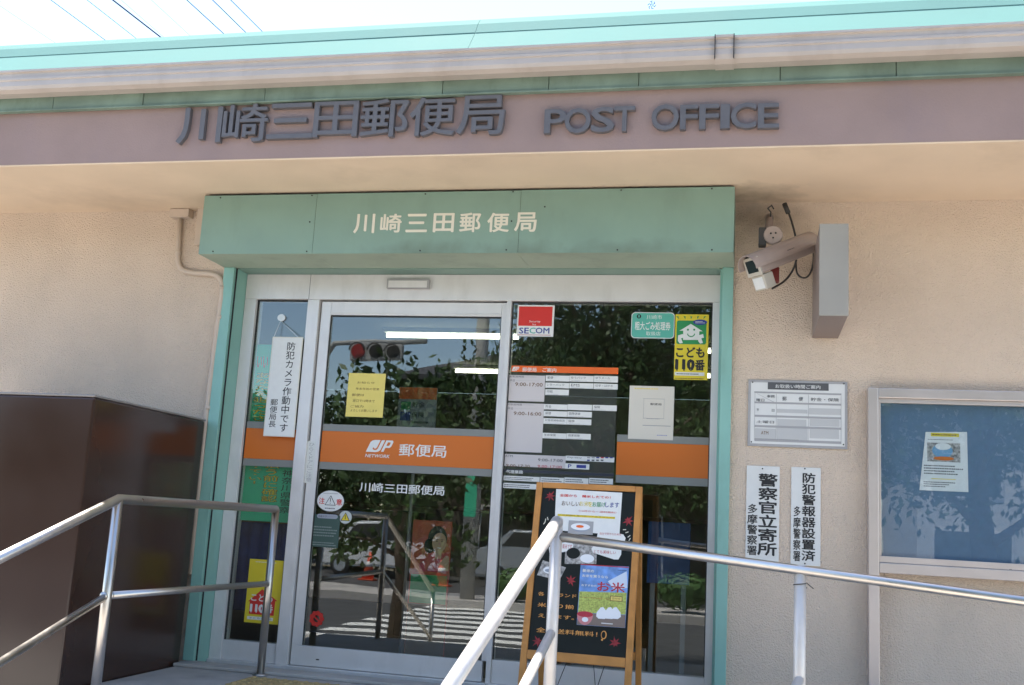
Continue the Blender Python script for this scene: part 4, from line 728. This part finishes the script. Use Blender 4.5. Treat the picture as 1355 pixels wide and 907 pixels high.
# on the chalkboard
KP = PL(BP.p(0, 0, -.0078), UU, VV)
def flyer(name, pts, m, label, cat='flyer', off=.0006):
    uvs = [KP.uv(*EB(*q)) for q in pts]; u = sum(q[0] for q in uvs) / len(uvs); v = min(q[1] for q in uvs); t = thing(name, KP.p(u, v), label, cat); poly('sheet', KP, uvs, off, m, t, .0005); return t
kt = lambda t, s, a, b, m='black', off=.002, **k: text('lettering', s, KP, uvrect(KP, EB(*a), EB(*b)), off, M[m], t, **k)
kd = lambda t, n, c, ru, rv, m, off=.002, **k: disc(n, KP, KP.uv(*EB(*c)), ru, rv, off, M[m], t, **k)
kr_ = lambda t, n, a, b, m, off=.0016, **k: rect(n, KP, uvrect(KP, EB(*a), EB(*b)), off, M[m], t, **k)
t = flyer('rice_flyer', ((598, 25), (895, 42), (882, 232), (590, 210)), M['white'], 'white flyer with red and coloured writing and a rice bowl at the blackboard top')
kt(t, '全国から　精米したての！', (615, 47), (842, 70), 'red', bold=.024)
for s, a, b, m in (('おいしい', (624, 78), (702, 103), 'browntext'), ('お米', (704, 79), (742, 104), 'paleyellow'), ('を', (742, 82), (760, 105), 'yellow'), ('お届け', (762, 83), (818, 108), 'green'), ('します', (820, 84), (880, 110), 'blue')): kt(t, s, a, b, m, bold=.012)
kt(t, '（10月から〜送料無料）', (700, 119), (868, 136), 'red', bold=.004); kr_(t, 'yellow_band', (605, 137), (862, 160), 'yellow'); kt(t, '人気銘柄を食べ比べてみませんか？', (609, 139), (860, 157), 'browntext', .0026, bold=.01)
kr_(t, 'picture', (655, 166), (762, 232), 'midgrey'); kd(t, 'bowl', (707, 196), .05, .024, 'bowl', .0024, a0=180, a1=360); kd(t, 'bowl', (707, 195), .05, .018, 'rice', .0031); kd(t, 'bowl', (705, 194), .02, .007, 'brightorange', .0038)
t = flyer('soup_photo', ((640, 268), (782, 280), (778, 362), (636, 362)), M['photo'], 'grey photo of soup and rice bowls under the white flyer', 'photo', .0014); kd(t, 'bowl', (675, 314), .035, .028, 'chalk', .0024); kd(t, 'bowl', (737, 338), .036, .022, 'rice', .0024)
t = flyer('fish_photo', ((538, 345), (642, 378), (612, 436), (512, 412)), M['photo'], 'small tilted grey photo stuck beside the railing post on the blackboard', 'photo'); kd(t, 'plate', (570, 390), .035, .018, 'rice', .0016); kd(t, 'plate', (566, 392), .022, .008, 'bowl', .0024)
t = flyer('bubble_card', ((788, 212), (800, 208), (900, 230), (910, 246), (905, 265), (893, 270), (890, 320), (878, 342), (858, 342), (765, 312), (756, 295), (775, 268)), M['white'], 'white cut-out speech card with red print at the right of the blackboard', 'card', .0026)
for k, s in enumerate(('自分で好きなお米を', '選べるのが楽しい', '炊きたてのご飯と', 'とても美味しい')): kt(t, s, (795 - k * 9, 220 + k * 26), (890 - k * 8, 236 + k * 28), 'crimson', .0036)
t = flyer('bubble_card', ((565, 290), (580, 270), (668, 262), (676, 280), (668, 300), (590, 318), (568, 312)), M['white'], 'white cut-out speech card half hidden behind the railing post', 'card', .0022); kt(t, '新米です', (628, 272), (668, 296), 'crimson', .0032)
t = flyer('rice_poster', ((708, 364), (925, 374), (908, 650), (690, 635)), M['skyblue'], 'blue sky and rice field poster with rice balls, lower right on the blackboard', 'poster')
poly('cloud', KP, [KP.uv(*EB(*q)) for q in ((830, 440), (915, 395), (918, 470), (860, 480))], .0014, mat('print_cloud', (.6, .66, .76), .5), t); kr_(t, 'red_bar', (708, 366), (924, 376), 'crimson')
poly('field', KP, [KP.uv(*EB(*q)) for q in ((702, 485), (915, 492), (910, 590), (696, 580))], .0014, M['field'], t); poly('ground_print', KP, [KP.uv(*EB(*q)) for q in ((696, 582), (910, 592), (907, 649), (691, 634))], .0014, mat('print_table', (.22, .16, .13), .5), t)
for x_ in (865, 840, 806): poly('rice_ball', KP, [KP.uv(*EB(x_ + a, 588 + b)) for a, b in ((-28, 10), (-26, -8), (-8, -30), (4, -32), (22, -8), (24, 12), (10, 22), (-18, 20))], .0022 + (865 - x_) * 2e-5, M['rice'], t)
kd(t, 'bowl_print', (728, 590), .040, .05, 'pink', .0024, a0=180, a1=360); kd(t, 'bowl_print', (728, 588), .04, .014, 'crimson', .0031); kd(t, 'bowl_print', (728, 612), .016, .012, 'rice', .0031)
kt(t, 'お米', (785, 440), (905, 492), 'crimson', .003, bold=.02); kt(t, '新米の', (718, 384), (768, 402), 'white', .003, bold=.03); kt(t, 'お米を買うなら', (716, 408), (830, 428), 'white', .003, bold=.03); kt(t, 'おすすめの', (712, 452), (780, 466), 'white', .003, bold=.02); kt(t, 'ふるさとの味をお届けします', (712, 510), (838, 522), 'red', .003, bold=.01); kr_(t, 'stamp', (841, 505), (895, 532), 'browntext', .0022); kr_(t, 'stamp', (844, 508), (892, 529), 'paleyellow', .003); kt(t, '受付中', (850, 512), (886, 525), 'browntext', .004); fine('print', KP, uvrect(KP, EB(875, 388), EB(918, 396)), 1, .003, M['black'], t, .95); kr_(t, 'stamp', (801, 626), (852, 634), 'white', .0024)
# chalk writing and little red leaves
ch_ = [('各　ブランド', (518, 486), (688, 516)), ('米取り揃', (516, 535), (676, 566)), ('えてます。', (518, 584), (678, 614)), ('全国送料無料！', (510, 646), (782, 690))]
for s, a, b in ch_: kt(eb, s, a, b, 'chalko', .0012, bold=.006)
kd(eb, 'chalk_mark', (812, 681), .014, .02, 'chalko', .001); kd(eb, 'chalk_mark', (811, 681), .010, .016, 'chalk', .0016); kd(eb, 'chalk_mark', (804, 703), .005, .005, 'chalko', .001)
for c in ((571, 56), (921, 168), (663, 437), (862, 717), (515, 710)): maple(KP, EB(*c), .034, eb, M['maple'], .0008, c[0] * .7)
for x_, y_, a in ((905, 208, -.7), (916, 220, -.4), (925, 238, -.1), (928, 252, .3), (550, 165, .6), (560, 158, 1.1), (545, 178, .2)):
    u, v = KP.uv(*EB(x_, y_)); d1 = Vector((math.cos(a + .8), math.sin(a + .8))) * .008; n1 = Vector((-d1.y, d1.x)) * .25; poly('chalk_mark', KP, [(u - d1.x - n1.x, v - d1.y - n1.y), (u + d1.x - n1.x, v + d1.y - n1.y), (u + d1.x + n1.x, v + d1.y + n1.y), (u - d1.x + n1.x, v - d1.y + n1.y)], .0008, M['cream'], eb)

# ================================================================ OVERHEAD WIRES
for i, (a, b, rr) in enumerate((((67, 0), (140, 54), .008), ((115, 0), (180, 51), .007), ((149, 0), (212, 49), .017), ((247, 0), (295, 44), .010), ((281, 0), (324, 42), .010), ((305, 0), (346, 41), .009), ((0, 8), (70, 55), .003), ((160, 0), (215, 48), .003), ((200, 0), (250, 46), .003))):
    f_ = lambda t: (a[0] + (b[0] - a[0]) * t, a[1] + (b[1] - a[1]) * t)
    pts = [atY(*f_(t), 17 + 3 * t) for t in (-3, -1.5, 0, 1, 2.2)]
    names = ('thin overhead wire', 'thin overhead wire', 'thick dark overhead cable', 'overhead wire', 'overhead wire', 'overhead wire', 'very faint overhead wire', 'very faint overhead wire', 'very faint overhead wire')[i]
    which = ('first clear one from the left edge', 'second clear one from the left edge', 'thickest of all', 'left one of the right-hand three', 'middle one of the right-hand three', 'rightmost of all', 'leftmost of all by the sky corner', 'just right of the thick cable', 'between the thick cable and the right-hand three')[i]
    tag(tube('overhead_wire', pts, rr * 1.35, M['wire'], None, 6), names + ' in the white sky, ' + which, 'wire', 'wires over the roof')
q = atY(862.5, 7, 16); cl = thing('wire_spacer', q, 'small dark wire spacer in the sky above the roof edge, right of centre', 'wire fitting')
for k in range(6):
    a = math.radians(30 + 60 * k); tube('arm', [q + Vector((math.cos(a) * .02, 0, math.sin(a) * .02)), q + Vector((math.cos(a) * .075, 0, math.sin(a) * .08)), q + Vector((math.cos(a + .5) * .09, 0, math.sin(a + .5) * .10))], .008, M['wire'], cl, 6)
tube('hanger', [q, q + Vector((0, 0, .5))], .004, M['wire'], cl, 6)

# ================================================================ ACROSS THE STREET (seen mirrored in the glass)
def tree(x, y, h, rad, n, label, zb=ZS, seed=1, m='leaf', low=.35, leaf=(.03, .065)):
    rnd = random.Random(seed); t = thing('street_tree', (x, y, zb), label, 'tree', 'trees across the street'); bm = bmesh.new()
    addtube(bm, [(x, y, zb), (x + .05, y, zb + h * .25), (x - .05, y + .05, zb + h * .5), (x, y, zb + h * .85)], [rad * .085, rad * .065, rad * .05, rad * .015], 10)
    tips = []
    for k in range(11):
        a = k * 2.4 + rnd.random(); z0 = zb + h * (.28 + .045 * k); rr = rad * rnd.uniform(.55, .9) * (1 - .03 * k); e = Vector((x + math.cos(a) * rr, y + math.sin(a) * rr, z0 + h * rnd.uniform(.05, .22)))
        addtube(bm, [(x, y, z0), Vector((x, y, z0)).lerp(e, .5) + Vector((0, 0, .1)), e], [rad * .03, rad * .02, rad * .006], 6); tips.append(e); tips.append(Vector((x, y, z0)).lerp(e, .6))
    from_bm('trunk', bm, M['bark'], t, True)
    vs_, fs = [], []; cl_ = tips + [Vector((x + rnd.gauss(0, rad * .45), y + rnd.gauss(0, rad * .45), zb + h * rnd.uniform(low, 1.))) for _ in range(26)]
    for k in range(n):
        c = rnd.choice(cl_); p_ = c + Vector((rnd.gauss(0, rad * .17), rnd.gauss(0, rad * .17), rnd.gauss(0, rad * .13))); s = rnd.uniform(*leaf)
        d = Vector((rnd.gauss(0, 1), rnd.gauss(0, 1), rnd.gauss(0, .6))).normalized(); e = d.orthogonal().normalized(); e.rotate(Matrix.Rotation(rnd.random() * 6.28, 3, d)); g = d.cross(e); i0 = len(vs_)
        vs_ += [p_ - e * s, p_ + g * s * .45, p_ + e * s, p_ - g * s * .45]; fs.append((i0, i0 + 1, i0 + 2, i0 + 3))
    mesh('crown', vs_, fs, M[m], t)
tree(-4.35, -6.9, 3.35, 1.15, 3600, 'small leafy pavement tree mirrored in the middle of the sliding door', seed=3, low=.62, leaf=(.05, .095))
tree(-1.75, -6.75, 6.4, 1.9, 17000, 'broad dark pavement tree mirrored across the right window', seed=5, low=.5, leaf=(.035, .07))
tree(2.45, -6.6, 5.6, 1.9, 15000, 'pavement tree mirrored in the glass of the blue notice board', seed=12, low=.55, leaf=(.035, .07))
tree(-6.2, -24.2, 7.2, 2.9, 12000, 'far tree mirrored behind the parked cars in the sliding door', seed=21, low=.25, leaf=(.07, .13))
tree(-1.0, -24.0, 8.2, 3.2, 14000, 'far tree mirrored behind the right window film', seed=22, low=.2, leaf=(.07, .13))
for i, (x, lab) in enumerate(((-11.2, 'nearest the dark house'), (-13.8, 'second from the dark house'), (-16.4, 'third from the dark house'), (-19., 'farthest left'))):
    tree(x, -23.6, 4.9, 2.3, 8000, 'round dark evergreen mirrored at the left of the glass, ' + lab, seed=30 + i, low=.1, leaf=(.07, .13))
def house(name, x0, x1, y0, y1, hh, m, label, wins):
    t = thing(name, ((x0 + x1) / 2, (y0 + y1) / 2, ZR), label, 'house'); box('wall', x0, x1, y0, y1, ZR, ZR + hh, M[m], t, 0)
    e = .5; z = ZR + hh; xm0, xm1, ym = x0 + (y1 - y0) * .4, x1 - (y1 - y0) * .4, (y0 + y1) / 2
    v = [(x0 - e, y0 - e, z), (x1 + e, y0 - e, z), (x1 + e, y1 + e, z), (x0 - e, y1 + e, z), (xm0, ym, z + 2), (xm1, ym, z + 2)]; v += [(a, b, c - .15) for a, b, c in v[:4]]
    mesh('roof', v, [(0, 1, 5, 4), (1, 2, 5), (2, 3, 4, 5), (3, 0, 4), (9, 8, 7, 6), (0, 6, 7, 1), (1, 7, 8, 2), (2, 8, 9, 3), (3, 9, 6, 0)], M['tile'], t)
    for a, b, c, d in wins: f = box('window', a, b, y1 - .05, y1 + .04, ZR + c, ZR + d, M['alu'], t, .01); box('pane', a + .06, b - .06, y1 + .041, y1 + .045, ZR + c + .06, ZR + d - .06, M['winglass'], f, 0)
house('house', -10.4, 1.6, -34, -25.3, 6.2, 'house', 'dark two-storey house mirrored behind the trees in the door glass', ((-8, -6.2, 3.4, 4.6), (-5, -3.2, 3.4, 4.6), (-8, -6.2, .9, 2.3), (-4.6, -2.4, .2, 2.3), (-1.5, .1, 3.4, 4.6)))
house('house', 4.6, 15, -33, -25.3, 5.8, 'housewhite', 'pale house mirrored in the blue notice board', ((5, 6.8, 3.2, 4.4), (8.6, 10.4, 3.2, 4.4), (5, 7, .8, 2.3)))
house('house', -26, -17.5, -34, -25.5, 5.2, 'house', 'dark low house mirrored at the left edge of the glass', ((-22, -20, 3.2, 4.4), (-19, -17.2, 3.2, 4.4)))
up_ = thing('utility_pole', (-5.75, -15.75, ZS), 'concrete utility pole mirrored in the sliding door', 'utility pole'); tube('shaft', [(-5.75, -15.75, ZS), (-5.75, -15.75, 9.5)], [.17, .12], M['pole'], up_, 16)
for z in (7.6, 8.5): box('crossarm', -6.65, -4.85, -15.63, -15.55, z, z + .08, M['pole'], up_, .005)
box('plate', -5.87, -5.63, -15.577, -15.573, 1.0, 1.9, M['bannergreen'], up_, 0)
tl = thing('traffic_light', (-8.1, -15.3, ZS), 'horizontal three-lamp traffic light mirrored at the upper left of the door', 'traffic light'); tube('post', [(-9.4, -15.75, ZS), (-9.4, -15.75, 4.4), (-9.2, -15.7, 4.7), (-6.9, -15.4, 4.75)], .06, M['pole'], tl, 10); box('housing', -8.6, -7.4, -15.36, -15.22, 4.25, 4.65, M['pole'], tl, .03)
for k, (x, m) in enumerate(((-8.4, 'lampred'), (-8.0, 'dark'), (-7.6, 'dark'))): bm = bmesh.new(); bmesh.ops.create_cone(bm, cap_ends=True, segments=16, radius1=.15, radius2=.15, depth=.03, matrix=Matrix.Translation((x, -15.2, 4.45)) @ Matrix.Rotation(math.pi / 2, 4, 'X')); from_bm('lens', bm, M[m], tl); tube('hood', [(x + .17 * math.cos(a), -15.1, 4.45 + .17 * math.sin(a)) for a in [math.pi * i / 8 for i in range(9)]], .02, M['cable'], tl, 6)
def car(x, y, m, label):
    t = thing('parked_car', (x, y, ZS), label, 'car'); pr = [(-1.7, .25), (-1.72, .75), (-1.62, .95), (-1.2, 1.02), (-.75, 1.48), (.9, 1.52), (1.45, 1.45), (1.68, 1.0), (1.72, .3)]
    bm = bmesh.new(); n = len(pr); a = [bm.verts.new((x + p, y - .72, ZS + q)) for p, q in pr]; b = [bm.verts.new((x + p, y + .72, ZS + q)) for p, q in pr]
    bm.faces.new(a); bm.faces.new(b)
    for i in range(n): bm.faces.new((a[i], a[(i + 1) % n], b[(i + 1) % n], b[i]))
    bmesh.ops.bevel(bm, geom=list(bm.edges), offset=.06, segments=3, affect='EDGES'); from_bm('body', bm, M[m], t, False)
    for s in (-1, 1):
        yy = y + s * .722
        for w_ in (((-.98, 1.04), (-.68, 1.40), (.15, 1.43), (.15, 1.02)), ((.22, 1.02), (.22, 1.43), (1.3, 1.40), (1.48, 1.04))): 
            o = PL((x, yy, ZS), (1, 0, 0), (0, 0, 1)); poly('window', o, list(w_), -.004 if s > 0 else .001, M['winglass'], t, .004)
        for wx in (-1.08, 1.08):
            bm = bmesh.new(); bmesh.ops.create_cone(bm, cap_ends=True, segments=20, radius1=.29, radius2=.29, depth=.18, matrix=Matrix.Translation((x + wx, y + s * .66, ZS + .29)) @ Matrix.Rotation(math.pi / 2, 4, 'X')); bmesh.ops.bevel(bm, geom=list(bm.edges), offset=.02, segments=2, affect='EDGES'); w_ = from_bm('wheel', bm, M['tyre'], t)
            bm = bmesh.new(); bmesh.ops.create_cone(bm, cap_ends=True, segments=20, radius1=.18, radius2=.17, depth=.02, matrix=Matrix.Translation((x + wx, y + s * .755, ZS + .29)) @ Matrix.Rotation(math.pi / 2, 4, 'X')); from_bm('rim', bm, M['carsilver'], w_)
        box('headlight', x - 1.735, x - 1.66, y + s * .5 - .14, y + s * .5 + .14, ZS + .62, ZS + .78, M['cup'], t, .02); box('tail_light', x + 1.66, x + 1.73, y + s * .58 - .08, y + s * .58 + .08, ZS + .6, ZS + .95, M['lampred'], t, .02)
car(-9.6, -21.6, 'carwhite', 'white small car mirrored at the left of the sliding door'); car(-5.3, -21.8, 'carsilver', 'silver small car mirrored beside the mullion')
for i, (x, y, lab) in enumerate(((-7.4, -19.6, 'orange traffic cone mirrored right of the printed stand'), (-9.4, -19.6, 'orange traffic cone mirrored left of the printed stand'))):
    t = thing('traffic_cone', (x, y, ZS), lab, 'traffic cone', 'cones across the street'); box('base', x - .19, x + .19, y - .19, y + .19, ZS, ZS + .04, M['conered'], t, .01); tube('cone', [(x, y, ZS + .0405), (x, y, ZS + .7)], [.15, .03], M['conered'], t, 16); tube('band', [(x, y, ZS + .32), (x, y, ZS + .45)], [.104, .078], M['white'], t, 16)
def shrub(x, y, r_, label, seed):
    rnd = random.Random(seed); t = thing('shrub', (x, y, ZS), label, 'shrub', 'shrubs along the far pavement'); bm = bmesh.new()
    for k in range(7): a = k * .9; addtube(bm, [(x, y, ZS), (x + math.cos(a) * r_ * .4, y + math.sin(a) * r_ * .3, ZS + r_ * .8)], [.02, .006], 5)
    from_bm('stem', bm, M['bark'], t); vs_, fs = [], []
    for k in range(1500):
        d = Vector((rnd.gauss(0, 1), rnd.gauss(0, 1), rnd.gauss(0, 1))).normalized(); p_ = Vector((x, y, ZS + r_ * .62)) + Vector((d.x * r_, d.y * r_ * .6, d.z * r_ * .55)) * rnd.uniform(.6, 1.05); s = .05; e = d.orthogonal(); e.rotate(Matrix.Rotation(rnd.random() * 6.28, 3, d)); g = d.cross(e); i0 = len(vs_); vs_ += [p_ - e * s, p_ + g * s * .5, p_ + e * s, p_ - g * s * .5]; fs.append((i0, i0 + 1, i0 + 2, i0 + 3))
    mesh('foliage', vs_, fs, M['hedge'], t)
shrub(-4.7, -15.9, .6, 'low clipped shrub mirrored beside the mullion', 2); shrub(-1.2, -15.9, .7, 'low shrub mirrored behind the blackboard sign', 4); shrub(.6, -16.0, .6, 'low shrub mirrored at the right edge of the window', 6)
flush_text()
